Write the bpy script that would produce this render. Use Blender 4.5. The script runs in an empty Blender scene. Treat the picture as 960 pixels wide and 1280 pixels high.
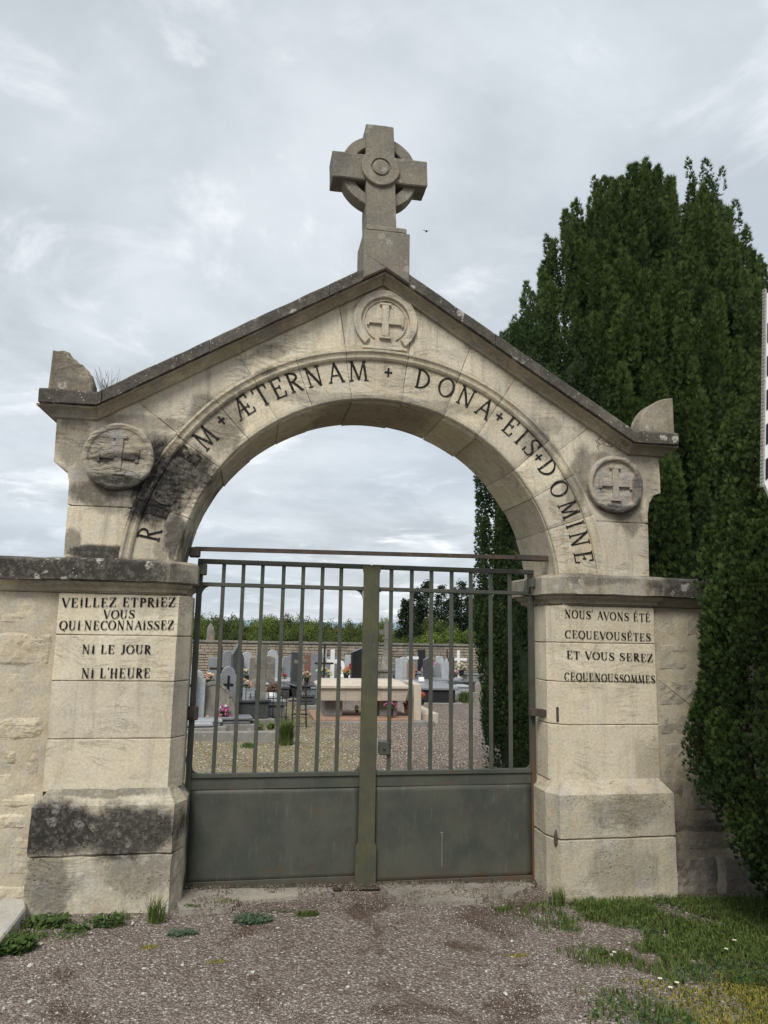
import bpy, bmesh, math, random
import numpy as np
from mathutils import Vector, Matrix, noise
from mathutils.geometry import tessellate_polygon
random.seed(7); RNG = np.random.default_rng(7)
S = bpy.context.scene; C = S.collection

# ------------------------------------------------------------------ camera
FPX, PIT, YAW, ROL = 930.0, .160, .181, .018
fw = Vector((math.sin(YAW)*math.cos(PIT), math.cos(YAW)*math.cos(PIT), math.sin(PIT)))
r0 = Vector((math.cos(YAW), -math.sin(YAW), 0)); u0 = r0.cross(fw)
rt = r0*math.cos(ROL)+u0*math.sin(ROL); up = -r0*math.sin(ROL)+u0*math.cos(ROL)
CAM = Vector((0, -4.75, 1.6))
cd = bpy.data.cameras.new('camera'); cam = bpy.data.objects.new('camera', cd); C.objects.link(cam)
cd.sensor_fit = 'VERTICAL'; cd.sensor_height = 32; cd.lens = FPX/1280*32; cd.clip_start = .05; cd.clip_end = 20000
M = Matrix.Identity(4)
for i in range(3): M[i][0], M[i][1], M[i][2], M[i][3] = rt[i], up[i], -fw[i], CAM[i]
cam.matrix_world = M; S.camera = cam
def ray(px, py): return rt*(px-480)-up*(py-640)+fw*FPX
def at_y(px, py, Y): d = ray(px, py); return CAM+d*((Y-CAM.y)/d.y)      # pixel -> point at wall distance Y
def at_z(px, py, z): d = ray(px, py); return CAM+d*((z-CAM.z)/d.z)      # pixel -> point at height z

# ------------------------------------------------------------------ sky, sun, exposure
SUN_EL, SUN_AZ = math.radians(48), math.radians(205)      # azimuth clockwise from +Y: behind the camera, a little left
w = bpy.data.worlds.new('World'); S.world = w; w.use_nodes = True
def nodes_of(t):
    t.nodes.clear(); return t
class NB:
    def __init__(s, tree): s.t = tree; s.t.nodes.clear()
    def n(s, typ, **kw):
        nd = s.t.nodes.new(typ)
        for k, v in kw.items():
            if k == 'i':
                for a, b in v.items():
                    s.set(nd.inputs[a], b)
            else: setattr(nd, k, v)
        return nd
    def set(s, sock, v):
        if isinstance(v, bpy.types.NodeSocket): s.t.links.new(v, sock)
        elif hasattr(sock.default_value, '__len__') and not hasattr(v, '__len__'): sock.default_value = [v]*len(sock.default_value)
        elif hasattr(sock.default_value, '__len__') and len(sock.default_value) == 4 and len(v) == 3: sock.default_value = (*v, 1)
        else: sock.default_value = v
    def m(s, op, a, b=0.0, c=None, clamp=False):
        nd = s.t.nodes.new('ShaderNodeMath'); nd.operation = op; nd.use_clamp = clamp
        s.set(nd.inputs[0], a); s.set(nd.inputs[1], b)
        if c is not None: s.set(nd.inputs[2], c)
        return nd.outputs[0]
    def mix(s, f, a, b, mode='MIX'):
        nd = s.t.nodes.new('ShaderNodeMix'); nd.data_type = 'RGBA'; nd.blend_type = mode
        s.set(nd.inputs[0], f); s.set(nd.inputs[6], a); s.set(nd.inputs[7], b); return nd.outputs[2]
    def ss(s, v, lo, hi, a=0.0, b=1.0):
        nd = s.t.nodes.new('ShaderNodeMapRange'); nd.interpolation_type = 'SMOOTHSTEP'
        s.set(nd.inputs[0], v); nd.inputs[1].default_value = lo; nd.inputs[2].default_value = hi
        nd.inputs[3].default_value = a; nd.inputs[4].default_value = b; return nd.outputs[0]
    def noise(s, vec, scale, det=4, rough=.55, dist=0):
        nd = s.n('ShaderNodeTexNoise', i={'Vector': vec, 'Scale': scale, 'Detail': det, 'Roughness': rough, 'Distortion': dist}); return nd.outputs[0]
    def vor(s, vec, scale, feat='F1', rnd=1.0):
        return s.n('ShaderNodeTexVoronoi', feature=feat, i={'Vector': vec, 'Scale': scale, 'Randomness': rnd})
    def vmul(s, vec, v):
        return s.n('ShaderNodeVectorMath', operation='MULTIPLY', i={0: vec, 1: v}).outputs[0]
b = NB(w.node_tree)
sky = b.n('ShaderNodeTexSky', sky_type='NISHITA', sun_disc=False, sun_elevation=SUN_EL, sun_rotation=SUN_AZ, air_density=1.0, dust_density=2.0)
tc = b.n('ShaderNodeTexCoord').outputs['Generated']
sx = b.n('ShaderNodeSeparateXYZ', i={0: tc})
zz = b.m('MAXIMUM', sx.outputs[2], 0.0); zz = b.m('ADD', zz, .16)
cx = b.m('DIVIDE', sx.outputs[0], zz); cy = b.m('DIVIDE', sx.outputs[1], zz)
cv = b.n('ShaderNodeCombineXYZ', i={0: cx, 1: cy, 2: 0.0}).outputs[0]
n1 = b.noise(cv, 1.15, 7, .56, .25); n2 = b.noise(b.n('ShaderNodeVectorMath', operation='ADD', i={0: cv, 1: (7.3, 2.1, 4)}).outputs[0], 2.6, 8, .6, .5)
n3 = b.noise(b.n('ShaderNodeVectorMath', operation='ADD', i={0: cv, 1: (3.3, 9.1, 2)}).outputs[0], .55, 3, .5, .2)
d1 = b.mix(b.ss(n1, .36, .62), (4.25, 4.62, 4.98), (6.0, 6.4, 6.75))
d2 = b.mix(b.ss(n2, .5, .72, 0, .9), d1, (8.3, 8.6, 8.9))
d3 = b.mix(b.ss(n3, .42, .62, .0, .55), d2, (4.5, 5.1, 5.75))
cl = b.mix(.93, sky.outputs[0], d3)          # thin places let the blue sky through
bg = b.n('ShaderNodeBackground', i={0: cl, 1: .0635})
wo = b.n('ShaderNodeOutputWorld', i={0: bg.outputs[0]})
sd = bpy.data.lights.new('sun', 'SUN'); sd.energy = 1.5; sd.angle = math.radians(22); sd.color = (1, .95, .87)
so = bpy.data.objects.new('sun', sd); C.objects.link(so)
so.rotation_euler = (math.pi/2-SUN_EL, 0, -SUN_AZ+math.pi)   # points down from the sun's azimuth
sv = Vector((math.sin(SUN_AZ)*math.cos(SUN_EL), math.cos(SUN_AZ)*math.cos(SUN_EL), math.sin(SUN_EL)))
so.rotation_euler = sv.to_track_quat('Z', 'Y').to_euler()
S.view_settings.view_transform = 'Standard'; S.view_settings.look = 'None'; S.view_settings.gamma = 1; S.view_settings.exposure = 1.08
S.cycles.max_bounces = 6; S.cycles.diffuse_bounces = 4

# ------------------------------------------------------------------ object helpers
def tag(o, label=None, cat=None, group=None, kind=None):
    if label: o['label'] = label
    if cat: o['category'] = cat
    if group: o['group'] = group
    if kind: o['kind'] = kind
    return o
def thing(name, label, cat, loc=(0, 0, 0), rz=0, group=None):
    o = bpy.data.objects.new(name, None); C.objects.link(o); o.empty_display_size = .2
    o.location = loc; o.rotation_euler = (0, 0, rz); return tag(o, label, cat, group)
def link(name, me, m, parent=None, world=False):
    o = bpy.data.objects.new(name, me); C.objects.link(o)
    if m and not me.materials: me.materials.append(m)
    if parent:
        o.parent = parent
        if world: o.location = -Vector(parent.location)     # mesh written in world coordinates
    return o
def mesh(name, vs, fs, m=None, parent=None, world=False, smooth=False):
    me = bpy.data.meshes.new(name); me.from_pydata([tuple(v) for v in vs], [], fs)
    me.validate(); me.update()
    bm = bmesh.new(); bm.from_mesh(me); bmesh.ops.recalc_face_normals(bm, faces=bm.faces); bm.to_mesh(me); bm.free()
    if smooth:
        me.polygons.foreach_set('use_smooth', [True]*len(me.polygons))
    return link(name, me, m, parent, world)
def npmesh(name, V, F, m=None, parent=None, col=None, world=False):
    """V (n,3), F (m,k) all the same k"""
    me = bpy.data.meshes.new(name); V = np.asarray(V, np.float32); F = np.asarray(F, np.int32); k = F.shape[1]
    me.vertices.add(len(V)); me.vertices.foreach_set('co', V.ravel())
    me.loops.add(F.size); me.loops.foreach_set('vertex_index', F.ravel())
    me.polygons.add(len(F)); me.polygons.foreach_set('loop_start', np.arange(0, F.size, k, dtype=np.int32))
    me.update(calc_edges=True)
    if col is not None:
        a = me.color_attributes.new('tint', 'FLOAT_COLOR', 'POINT')
        cc = np.ones((len(V), 4), np.float32); cc[:, :3] = col; a.data.foreach_set('color', cc.ravel())
    return link(name, me, m, parent, world)
class MB:
    def __init__(s): s.v = []; s.f = []
    def add(s, vs, fs):
        k = len(s.v); s.v += [tuple(v) for v in vs]; s.f += [tuple(i+k for i in f) for f in fs]; return s
    def box(s, x0, x1, y0, y1, z0, z1):
        return s.add([(x, y, z) for z in (z0, z1) for y in (y0, y1) for x in (x0, x1)],
                     [(0, 2, 3, 1), (4, 5, 7, 6), (0, 1, 5, 4), (2, 6, 7, 3), (0, 4, 6, 2), (1, 3, 7, 5)])
    def cbox(s, x0, x1, y0, y1, z0, z1, c=.004):
        bm = bmesh.new(); bmesh.ops.create_cube(bm, size=1)
        for v in bm.verts: v.co = Vector(((x0+x1)/2+v.co.x*(x1-x0), (y0+y1)/2+v.co.y*(y1-y0), (z0+z1)/2+v.co.z*(z1-z0)))
        bmesh.ops.bevel(bm, geom=bm.edges[:], offset=c, segments=1, affect='EDGES')
        bm.verts.index_update(); vs = [v.co.copy() for v in bm.verts]; fs = [[v.index for v in f.verts] for f in bm.faces]; bm.free()
        return s.add(vs, fs)
    def tube(s, p, q, r, n=8, r2=None):
        p, q = Vector(p), Vector(q); d = (q-p).normalized(); a = d.orthogonal().normalized(); c = d.cross(a); r2 = r if r2 is None else r2
        vs = []
        for o, R in ((p, r), (q, r2)):
            for i in range(n):
                t = 2*math.pi*i/n; vs.append(o+(a*math.cos(t)+c*math.sin(t))*R)
        return s.add(vs, [(i, (i+1) % n, n+(i+1) % n, n+i) for i in range(n)]+[tuple(range(n))[::-1], tuple(range(n, 2*n))])
    def prism(s, pts, y0, y1, c=0.0):
        """outline in x,z extruded along y, optional chamfer on the front (y0)"""
        n = len(pts); tri = tessellate_polygon([[Vector((a, e, 0)) for a, e in pts]])
        P = [Vector((a, e)) for a, e in pts]
        rings = []
        if c:
            rings.append(([(q.x, y0, q.y) for q in offset(P, -c)]))
            rings.append([(q.x, y0+c, q.y) for q in P])
        else: rings.append([(q.x, y0, q.y) for q in P])
        rings.append([(q.x, y1, q.y) for q in P])
        vs = sum(rings, []); fs = [tuple(t) for t in tri]; L = len(rings)
        for r in range(L-1):
            for i in range(n): fs.append((r*n+i, r*n+(i+1) % n, (r+1)*n+(i+1) % n, (r+1)*n+i))
        fs += [tuple((L-1)*n+i for i in t)[::-1] for t in tri]
        return s.add(vs, fs)
    def lathe(s, prof, n=24, axis='z', o=(0, 0, 0)):
        vs = []; o = Vector(o)
        for r, h in prof:
            for i in range(n):
                t = 2*math.pi*i/n
                v = Vector((r*math.cos(t), r*math.sin(t), h)) if axis == 'z' else Vector((r*math.cos(t), h, r*math.sin(t)))
                vs.append(o+v)
        fs = []
        for j in range(len(prof)-1):
            for i in range(n): fs.append((j*n+i, j*n+(i+1) % n, (j+1)*n+(i+1) % n, (j+1)*n+i))
        fs += [tuple(range(n))[::-1], tuple(range((len(prof)-1)*n, len(prof)*n))]
        return s.add(vs, fs)
    def build(s, name, m, parent=None, world=False, smooth=False): return mesh(name, s.v, s.f, m, parent, world, smooth)
def offset(P, d):
    """move a closed polygon outward by d (counter-clockwise order)"""
    n = len(P); out = []
    A = sum(P[i].x*P[(i+1) % n].y-P[(i+1) % n].x*P[i].y for i in range(n)); sg = 1 if A > 0 else -1
    for i in range(n):
        e1 = (P[i]-P[i-1]).normalized(); e2 = (P[(i+1) % n]-P[i]).normalized()
        n1_ = Vector((e1.y, -e1.x))*sg; n2_ = Vector((e2.y, -e2.x))*sg
        k = 1+n1_.dot(n2_); k = max(k, .35)
        out.append(P[i]+(n1_+n2_)/k*d)
    return out
def fbm(p, oc=3):
    return noise.fractal(p, 1.0, 2.0, oc, noise_basis='PERLIN_ORIGINAL')
def wob(v, amp, sc=7, seed=0):
    v = Vector(v); q = v*sc+Vector((seed*3.7, seed*1.3, seed*2.9))
    return v+noise.noise_vector(q)*amp+noise.noise_vector(q*3.1)*amp*.45
def loft(plan, lev, seg=.06, amp=.002, seed=0, sc=7, rough=None):
    """a block whose plan polygon (x,y) is carried through levels (z, outward offset)"""
    P = [Vector(p) for p in plan]; n = len(P)
    cnt = [max(1, int((P[(i+1) % n]-P[i]).length/seg)) for i in range(n)]
    L = []
    for i in range(len(lev)-1):
        (z0, o0), (z1, o1) = lev[i], lev[i+1]; k = max(1, int(abs(z1-z0)/seg))
        for j in range(k): L.append((z0+(z1-z0)*j/k, o0+(o1-o0)*j/k))
    L.append(lev[-1]); vs = []; fs = []
    for z, o in L:
        Q = offset(P, o)
        for i in range(n):
            for j in range(cnt[i]):
                t = j/cnt[i]; q = Q[i].lerp(Q[(i+1) % n], t); v = Vector((q.x, q.y, z))
                v = wob(v, amp, sc, seed)
                if rough: v = rough(v)
                vs.append(v)
    N = sum(cnt)
    for k in range(len(L)-1):
        for i in range(N): fs.append((k*N+i, k*N+(i+1) % N, (k+1)*N+(i+1) % N, (k+1)*N+i))
    fs += [tuple(range(N))[::-1], tuple(range((len(L)-1)*N, len(L)*N))]
    return vs, fs

# ------------------------------------------------------------------ materials
def mat(name): m = bpy.data.materials.new(name); m.use_nodes = True; return m, NB(m.node_tree)
def finish(b, col, rough=.9, bump=None, bd=.004, spec=.25, metal=0):
    bs = b.n('ShaderNodeBsdfPrincipled', i={'Base Color': col, 'Roughness': rough, 'Specular IOR Level': spec, 'Metallic': metal})
    if bump is not None:
        bn = b.n('ShaderNodeBump', i={'Height': bump, 'Distance': bd, 'Strength': 1.0}); b.set(bs.inputs['Normal'], bn.outputs[0])
    b.n('ShaderNodeOutputMaterial', i={0: bs.outputs[0]}); return bs
def stone(name, c1, c2, stains_and_shade=(), grime=(.045, .042, .038), lichen=.0, streak=.35, bed=.5, var=.1, pit=.3, bd=.006, overall=0.0, grey=.25, bands=True, contrast=1.0):
    m, b = mat(name)
    pos = b.n('ShaderNodeNewGeometry').outputs['Position']; info = b.n('ShaderNodeObjectInfo').outputs['Random']
    sp = b.n('ShaderNodeSeparateXYZ', i={0: pos})
    big = b.noise(pos, 1.6, 5, .6, .4); mid = b.noise(pos, 7, 6, .65); fin = b.noise(pos, 60, 5, .7)
    col = b.mix(b.ss(big, .34, .66), c1, c2)
    gcol = tuple(sum(c1)/3*k for k in (.80, .80, .78))
    col = b.mix(b.m('MULTIPLY', b.ss(mid, .46, .70), grey*2), col, gcol)
    # vertical rain streaks
    st = b.noise(b.vmul(pos, (9, 9, .9)), 1.6, 5, .65)
    col = b.mix(b.m('MULTIPLY', b.ss(st, .47, .72), streak), col, tuple(v*.40 for v in c1))
    blot = b.noise(pos, 3.4, 8, .7, .8); col = b.mix(b.m('MULTIPLY', b.ss(blot, .52, .70), .38*contrast), col, tuple(v*k for v, k in zip(c1, (.62, .56, .46)))); col = b.mix(b.m('MULTIPLY', b.ss(blot, .47, .34), .30*contrast), col, tuple(min(.8, v*1.18) for v in c1))
    # bedding lines of the limestone
    wv = b.n('ShaderNodeVectorMath', operation='ADD', i={0: pos, 1: b.vmul(b.n('ShaderNodeTexNoise', i={'Vector': pos, 'Scale': 2.3, 'Detail': 3.0}).outputs['Color'], (.0, .0, .30))}).outputs[0]
    bv = b.vmul(wv, (1.9, 1.9, 17)); bn = b.noise(bv, 1.1, 7, .66, .5)
    line = b.m('MULTIPLY', b.ss(b.m('ABSOLUTE', b.m('SUBTRACT', bn, .5)), .0, .022, 1, 0), b.ss(b.noise(pos, 2.6, 3), .47, .56))
    col = b.mix(b.m('MULTIPLY', line, .7*bed), col, tuple(v*.3 for v in c1))
    # fine grain
    col = b.mix(1.0, col, b.n('ShaderNodeCombineColor', i={k: b.ss(fin, .25, .75, 1-.2*contrast, 1+.12*contrast) for k in range(3)}).outputs[0], 'MULTIPLY')
    pv = b.vor(pos, 38); pd = b.ss(pv.outputs['Distance'], .0, .30, 1, 0)
    pm = b.m('MULTIPLY', pd, b.ss(b.noise(pos, 5, 3), .52, .66))
    col = b.mix(b.m('MULTIPLY', pm, .75*pit), col, tuple(v*.22 for v in c1))
    tot = None
    for (x, z, rx, rz, k) in stains_and_shade:
        dx = b.m('DIVIDE', b.m('SUBTRACT', sp.outputs[0], x), rx); dz = b.m('DIVIDE', b.m('SUBTRACT', sp.outputs[2], z), rz)
        d = b.m('SQRT', b.m('ADD', b.m('MULTIPLY', dx, dx), b.m('MULTIPLY', dz, dz)))
        v = b.m('ADD', d, b.m('MULTIPLY', b.m('SUBTRACT', b.noise(b.vmul(pos, (1, 1, .7)), 6, 8, .75), .5), 1.25 if k >= .9 else 2.0))
        v = b.m('MULTIPLY', b.ss(v, .62, 1.12, 1, 0), k)
        tot = v if tot is None else b.m('MAXIMUM', tot, v)
    if overall:
        o = b.m('MULTIPLY', b.ss(b.noise(pos, 3.2, 7, .7, .3), .26, .56), overall)
        tot = o if tot is None else b.m('MAXIMUM', tot, o)
    if tot is not None:
        gm = b.mix(b.ss(b.noise(pos, 30, 6, .7), .46, .64), tuple(v*.55 for v in grime), tuple(v*2.0 for v in grime)); col = b.mix(tot, col, gm)
    if lichen:
        lv = b.vor(b.n('ShaderNodeVectorMath', operation='ADD', i={0: pos, 1: b.vmul(b.n('ShaderNodeTexNoise', i={'Vector': pos, 'Scale': 30.0}).outputs['Color'], (.05, .05, .05))}).outputs[0], 11)
        lm = b.m('MULTIPLY', b.ss(lv.outputs['Distance'], .22, .36, 1, 0), b.ss(b.noise(pos, 4.1, 3), .50, .55))
        lm = b.m('MULTIPLY', lm, b.ss(b.noise(pos, 70, 3), .36, .52))
        col = b.mix(b.m('MULTIPLY', lm, lichen), col, (.40, .40, .36))
        l2 = b.m('MULTIPLY', b.ss(b.vor(pos, 45).outputs['Distance'], .1, .24, 1, 0), b.ss(b.noise(pos, 9, 2), .50, .56))
        col = b.mix(b.m('MULTIPLY', l2, lichen*.8), col, (.45, .44, .38))
    vv = b.m('ADD', b.m('MULTIPLY', info, var*2), 1-var)
    col = b.mix(1.0, col, b.n('ShaderNodeCombineColor', i={0: vv, 1: vv, 2: b.m('ADD', b.m('MULTIPLY', vv, .8), .2)}).outputs[0], 'MULTIPLY')
    h = b.m('ADD', b.m('MULTIPLY', mid, .55), b.m('MULTIPLY', fin, .35))
    h = b.m('ADD', h, b.m('MULTIPLY', bn, .7*bed)); h = b.m('SUBTRACT', h, b.m('MULTIPLY', pm, .5*pit)); h = b.m('SUBTRACT', h, b.m('MULTIPLY', line, .25*bed))
    finish(b, col, .92, h, bd); return m
def paint(name, col, col2=None, rough=.6, noise_sc=6, rust=0.0, metal=0, spec=.3, bd=.001, rustz=None, rustx=None):
    m, b = mat(name); pos = b.n('ShaderNodeNewGeometry').outputs['Position']; sp = b.n('ShaderNodeSeparateXYZ', i={0: pos})
    n = b.noise(pos, noise_sc, 6, .65); f = b.noise(b.vmul(pos, (30, 30, 6)), 1.5, 5, .6)
    c = b.mix(b.ss(n, .35, .68), col, col2 or tuple(v*.75 for v in col))
    c = b.mix(b.ss(f, .55, .78, 0, .5), c, tuple(v*1.5+.01 for v in col))
    if rust:
        r = b.m('MULTIPLY', b.ss(b.noise(pos, 14, 7, .72), .57, .68), rust)
        if rustz is not None:
            g = b.m('MULTIPLY', b.ss(sp.outputs[2], rustz[0], rustz[1], 1, 0), b.ss(b.noise(pos, 8, 6, .7), .36, .56))
            r = b.m('MAXIMUM', r, g)
        c = b.mix(r, c, b.mix(n, (.085, .035, .018), (.16, .075, .035)))
    finish(b, c, rough, b.m('ADD', n, b.m('MULTIPLY', f, .4)), bd, spec, metal); return m
def plain(name, col, rough=.8, var=.15, sc=12, spec=.3):
    m, b = mat(name); pos = b.n('ShaderNodeNewGeometry').outputs['Position']
    n = b.noise(pos, sc, 6, .65); c = b.mix(b.ss(n, .3, .7), tuple(v*(1-var) for v in col), tuple(v*(1+var) for v in col))
    finish(b, c, rough, n, .003, spec); return m
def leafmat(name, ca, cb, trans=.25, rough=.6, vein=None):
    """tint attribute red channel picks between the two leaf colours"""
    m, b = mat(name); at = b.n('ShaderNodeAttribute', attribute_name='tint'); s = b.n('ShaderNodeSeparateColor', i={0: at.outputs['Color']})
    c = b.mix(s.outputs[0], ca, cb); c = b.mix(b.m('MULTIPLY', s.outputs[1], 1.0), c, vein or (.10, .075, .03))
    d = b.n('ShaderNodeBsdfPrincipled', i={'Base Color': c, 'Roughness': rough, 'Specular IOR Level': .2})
    tr = b.n('ShaderNodeBsdfTranslucent', i={0: c}); mx = b.n('ShaderNodeMixShader', i={0: trans, 1: d.outputs[0], 2: tr.outputs[0]})
    b.n('ShaderNodeOutputMaterial', i={0: mx.outputs[0]}); return m

LIME = ((.58, .505, .365), (.50, .425, .295))
M_pier = stone('limestone_pier', (.62, .56, .44), (.55, .485, .365), bed=.5, streak=.36, pit=.5, bd=.006,
   stains_and_shade=[(-.6, 1.72, .25, .06, .25), (2.75, .75, .2, .2, .25)], grey=.12)
M_base = stone('limestone_plinth', (.52, .47, .37), (.45, .395, .295), bed=.3, streak=.4, pit=1.0, bd=.012, lichen=.35,
   stains_and_shade=[(-.98, .47, .26, .19, .98), (-.60, .45, .38, .17, .93), (-1.0, .2, .16, .24, .6), (-.5, .25, .22, .2, .5), (-.75, .66, .4, .04, .6), (2.5, .48, .3, .12, .35), (2.45, .12, .3, .16, .3)], grey=.3)
M_ring = stone('limestone_ring', (.60, .535, .415), (.50, .435, .32), bed=.6, streak=.4, pit=.3, bd=.007,
   stains_and_shade=[(-.57, 2.45, .27, .25, 1.), (-.40, 2.58, .2, .18, .95), (-.45, 2.2, .08, .24, .85), (.83, 3.12, 1.1, .06, .35), (-.2, 2.85, .12, .2, .5), (-.15, 2.95, .10, .16, .55), (.02, 3.3, .10, .07, .6), (2.0, 2.92, .16, .14, .5), (2.2, 2.6, .08, .2, .45), (-.52, 2.08, .06, .1, .4), (1.9, 2.95, .09, .15, .4)], grey=.2)
M_spand = stone('limestone_spandrel', (.63, .565, .445), (.54, .475, .36), bed=.65, streak=.6, pit=.3, bd=.007,
   stains_and_shade=[(-.64, 2.58, .2, .27, 1.), (-.95, 2.42, .2, .10, .75), (-1.1, 2.75, .12, .2, .5), (-.32, 2.98, .10, .14, .55), (-.78, 2.40, .30, .12, .5), (-.95, 2.5, .16, .2, .4), (-.85, 2.05, .3, .05, .95), (-1.05, 2.1, .06, .1, .6), (-.70, 2.88, .3, .06, .45),
           (2.28, 2.7, .10, .22, .6), (2.62, 2.45, .14, .16, .6), (2.75, 2.7, .1, .16, .35), (2.4, 2.82, .12, .08, .5), (2.05, 3.05, .1, .08, .35), (.1, 3.42, .12, .06, .45)], grey=.3)
M_med = stone('limestone_medallion', (.44, .39, .31), (.34, .30, .235), bed=1.0, streak=.3, pit=.3, bd=.010,
   stains_and_shade=[(-.8, 2.47, .3, .07, .9), (-.75, 2.64, .12, .03, .8), (-.9, 2.62, .1, .03, .7), (2.5, 2.45, .25, .06, .85), (2.68, 2.6, .05, .16, .6)], grey=.5)  # lower-rim entries paint in the undershadow of both kneeler medallions
M_cornice = stone('limestone_cornice', (.50, .44, .32), (.40, .345, .245), bed=.3, streak=.35, pit=.3, grey=.4, overall=.35)
M_cope = stone('weathered_coping', (.20, .18, .145), (.13, .118, .10), bed=.25, streak=.5, pit=.5, lichen=1.0, overall=.62, grime=(.042, .038, .034), bd=.008)
M_cope2 = stone('weathered_string_course', (.40, .36, .28), (.27, .24, .19), bed=.25, streak=.6, pit=.5, lichen=.8, bd=.007,
   stains_and_shade=[(-.85, 1.94, .5, .12, .93), (-1.7, 1.94, .7, .14, .95), (-2.9, 1.94, .9, .14, .95), (3.1, 1.94, .45, .2, .9), (4.4, 1.94, 1., .3, .9), (2.35, 1.98, .3, .05, .5), (-.42, 1.9, .1, .08, .5)])
M_cross = stone('weathered_cross', (.27, .245, .195), (.20, .182, .15), bed=.1, streak=.3, pit=.6, lichen=.45, overall=.22, bd=.007)
M_orn = stone('weathered_ornament', (.40, .35, .26), (.28, .245, .18), bed=.3, streak=.6, pit=.6, lichen=.7, overall=.4, bd=.01)
M_wall = stone('wall_stone', (.56, .49, .36), (.49, .425, .31), bed=.4, streak=.3, pit=.6, bd=.012, var=.07, stains_and_shade=[(2.95, .3, .3, .5, .55), (3.4, .2, .6, .6, .5)])
M_wallr = stone('wall_stone_grey', (.42, .375, .295), (.34, .30, .235), bed=.4, streak=.3, pit=.5, bd=.012, var=.16, stains_and_shade=[(2.95, .35, .3, .4, .6), (3.4, .2, .6, .6, .5)])
M_mortar = stone('mortar', (.50, .44, .33), (.42, .365, .265), bed=.0, streak=.1, pit=.5, bd=.01, var=.0, stains_and_shade=[(2.95, .3, .3, .5, .5)])
M_mort2 = plain('joint_mortar', (.26, .225, .17), .95, .3, 30)
M_conc = stone('concrete', (.42, .385, .32), (.28, .255, .21), bed=0, streak=.0, pit=.9, bd=.01, lichen=.2, grey=.3, overall=.35, grime=(.09, .075, .06))
M_slab = stone('pale_slab', (.48, .46, .41), (.38, .365, .32), bed=0, streak=.0, pit=.4, bd=.004, lichen=.3, grey=.3)
M_gate = paint('gate_paint', (.074, .077, .060), (.050, .056, .048), .5, 4, rust=.35, rustz=(-.08, .10))
M_post = paint('gate_post_paint', (.085, .082, .045), (.055, .060, .045), .6, 7, rust=.3, rustz=(-.2, -.05))
M_iron = paint('rusty_iron', (.075, .055, .042), (.045, .038, .033), .75, 12, rust=.8)
M_rstile = paint('rusty_stile', (.060, .062, .050), (.05, .045, .036), .65, 8, rust=.7, rustz=(.3, 1.15))
def worn(name, col, lo, hi):
    m, b = mat(name); pos = b.n('ShaderNodeNewGeometry').outputs['Position']; n = b.noise(pos, 55, 6, .75); c = b.mix(b.m('MULTIPLY', b.ss(n, lo, hi), .85), col, (.36, .32, .24)); finish(b, c, .85, n, .002, .1); return m
M_black = worn('black_letter_paint', (.012, .012, .012), .58, .68)
M_ink = worn('faded_letter_paint', (.020, .019, .018), .56, .68)
M_ink2 = plain('worn_letter_paint', (.06, .054, .045), .85, .5, 60)

# ------------------------------------------------------------------ ground
def gz(x, y):
    x = max(-4, min(5, x)); near = -.024*x+.002
    if y > 26: near = near+(-6-near)*min(1, (y-26)/70)**1.0*(1 if y > 26 else 0)
    return near
xs = sorted(set([-6000, -3000, -1500, -700, -350, -180, -90, -50, -30, -20, -14, -10, -8, -6]+[round(-5+.25*i, 2) for i in range(45)]+[7, 8, 10, 13, 17, 22, 30, 45, 70, 120, 220, 400, 800, 1600, 3200, 6000]))
ys = sorted(set([-3000, -1000, -300, -100, -40, -20, -12, -8, -6]+[round(-5+.2*i, 2) for i in range(60)]+[7.5, 8, 9, 10, 12, 14, 17, 20, 23, 26, 30, 36, 45, 60, 80, 96, 130, 200, 400, 800, 1500, 3000, 7000]))
vs = [(x, y, gz(x, y)+(.008*fbm(Vector((x*1.3, y*1.3, 0))) if abs(x) < 8 and -6 < y < 8 else 0)) for y in ys for x in xs]; nx = len(xs)
fs = [(j*nx+i, j*nx+i+1, (j+1)*nx+i+1, (j+1)*nx+i) for j in range(len(ys)-1) for i in range(nx-1)]
m, b = mat('ground'); pos = b.n('ShaderNodeNewGeometry').outputs['Position']; sp = b.n('ShaderNodeSeparateXYZ', i={0: pos}); X, Y = sp.outputs[0], sp.outputs[1]
p2 = b.vmul(pos, (1, 1, 0))
peb = b.vor(p2, 75); pr = b.n('ShaderNodeSeparateColor', i={0: peb.outputs['Color']})
pc = b.mix(pr.outputs[0], (.18, .145, .12), (.36, .31, .275)); pc = b.mix(b.ss(pr.outputs[1], .86, .96), pc, (.55, .52, .46))
pc = b.mix(b.ss(peb.outputs['Distance'], .3, .6, 0, .55), pc, (.05, .038, .03))
dirt = b.mix(b.noise(p2, 40, 4), (.045, .027, .018), (.11, .075, .055))
nn = b.noise(p2, 1.9, 6, .62, .4)
front = b.mix(b.ss(nn, .52, .64, 0, .8), pc, dirt)
pb2 = b.vor(p2, 46); q2 = b.n('ShaderNodeSeparateColor', i={0: pb2.outputs['Color']})
cg = b.mix(q2.outputs[0], (.20, .165, .14), (.50, .44, .38)); cg = b.mix(b.ss(pb2.outputs['Distance'], .3, .55, 0, .8), cg, (.07, .055, .045))
moss = b.mix(b.ss(b.noise(p2, 44, 6, .75), .4, .6), (.055, .08, .02), (.27, .25, .09)); dry = b.mix(b.ss(b.noise(p2, 50, 6, .75), .42, .6), (.12, .105, .055), (.42, .37, .22))
mm = b.m('ADD', nn, b.ss(X, .9, 2.6, .14, -.2)); mm = b.m('ADD', mm, b.ss(Y, 7, 12, 0, -.04))
back = b.mix(b.ss(b.m('ADD', mm, b.m('MULTIPLY', b.noise(p2, 14, 4), .3)), .56, .74, 0, .75), cg, dry)
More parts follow.
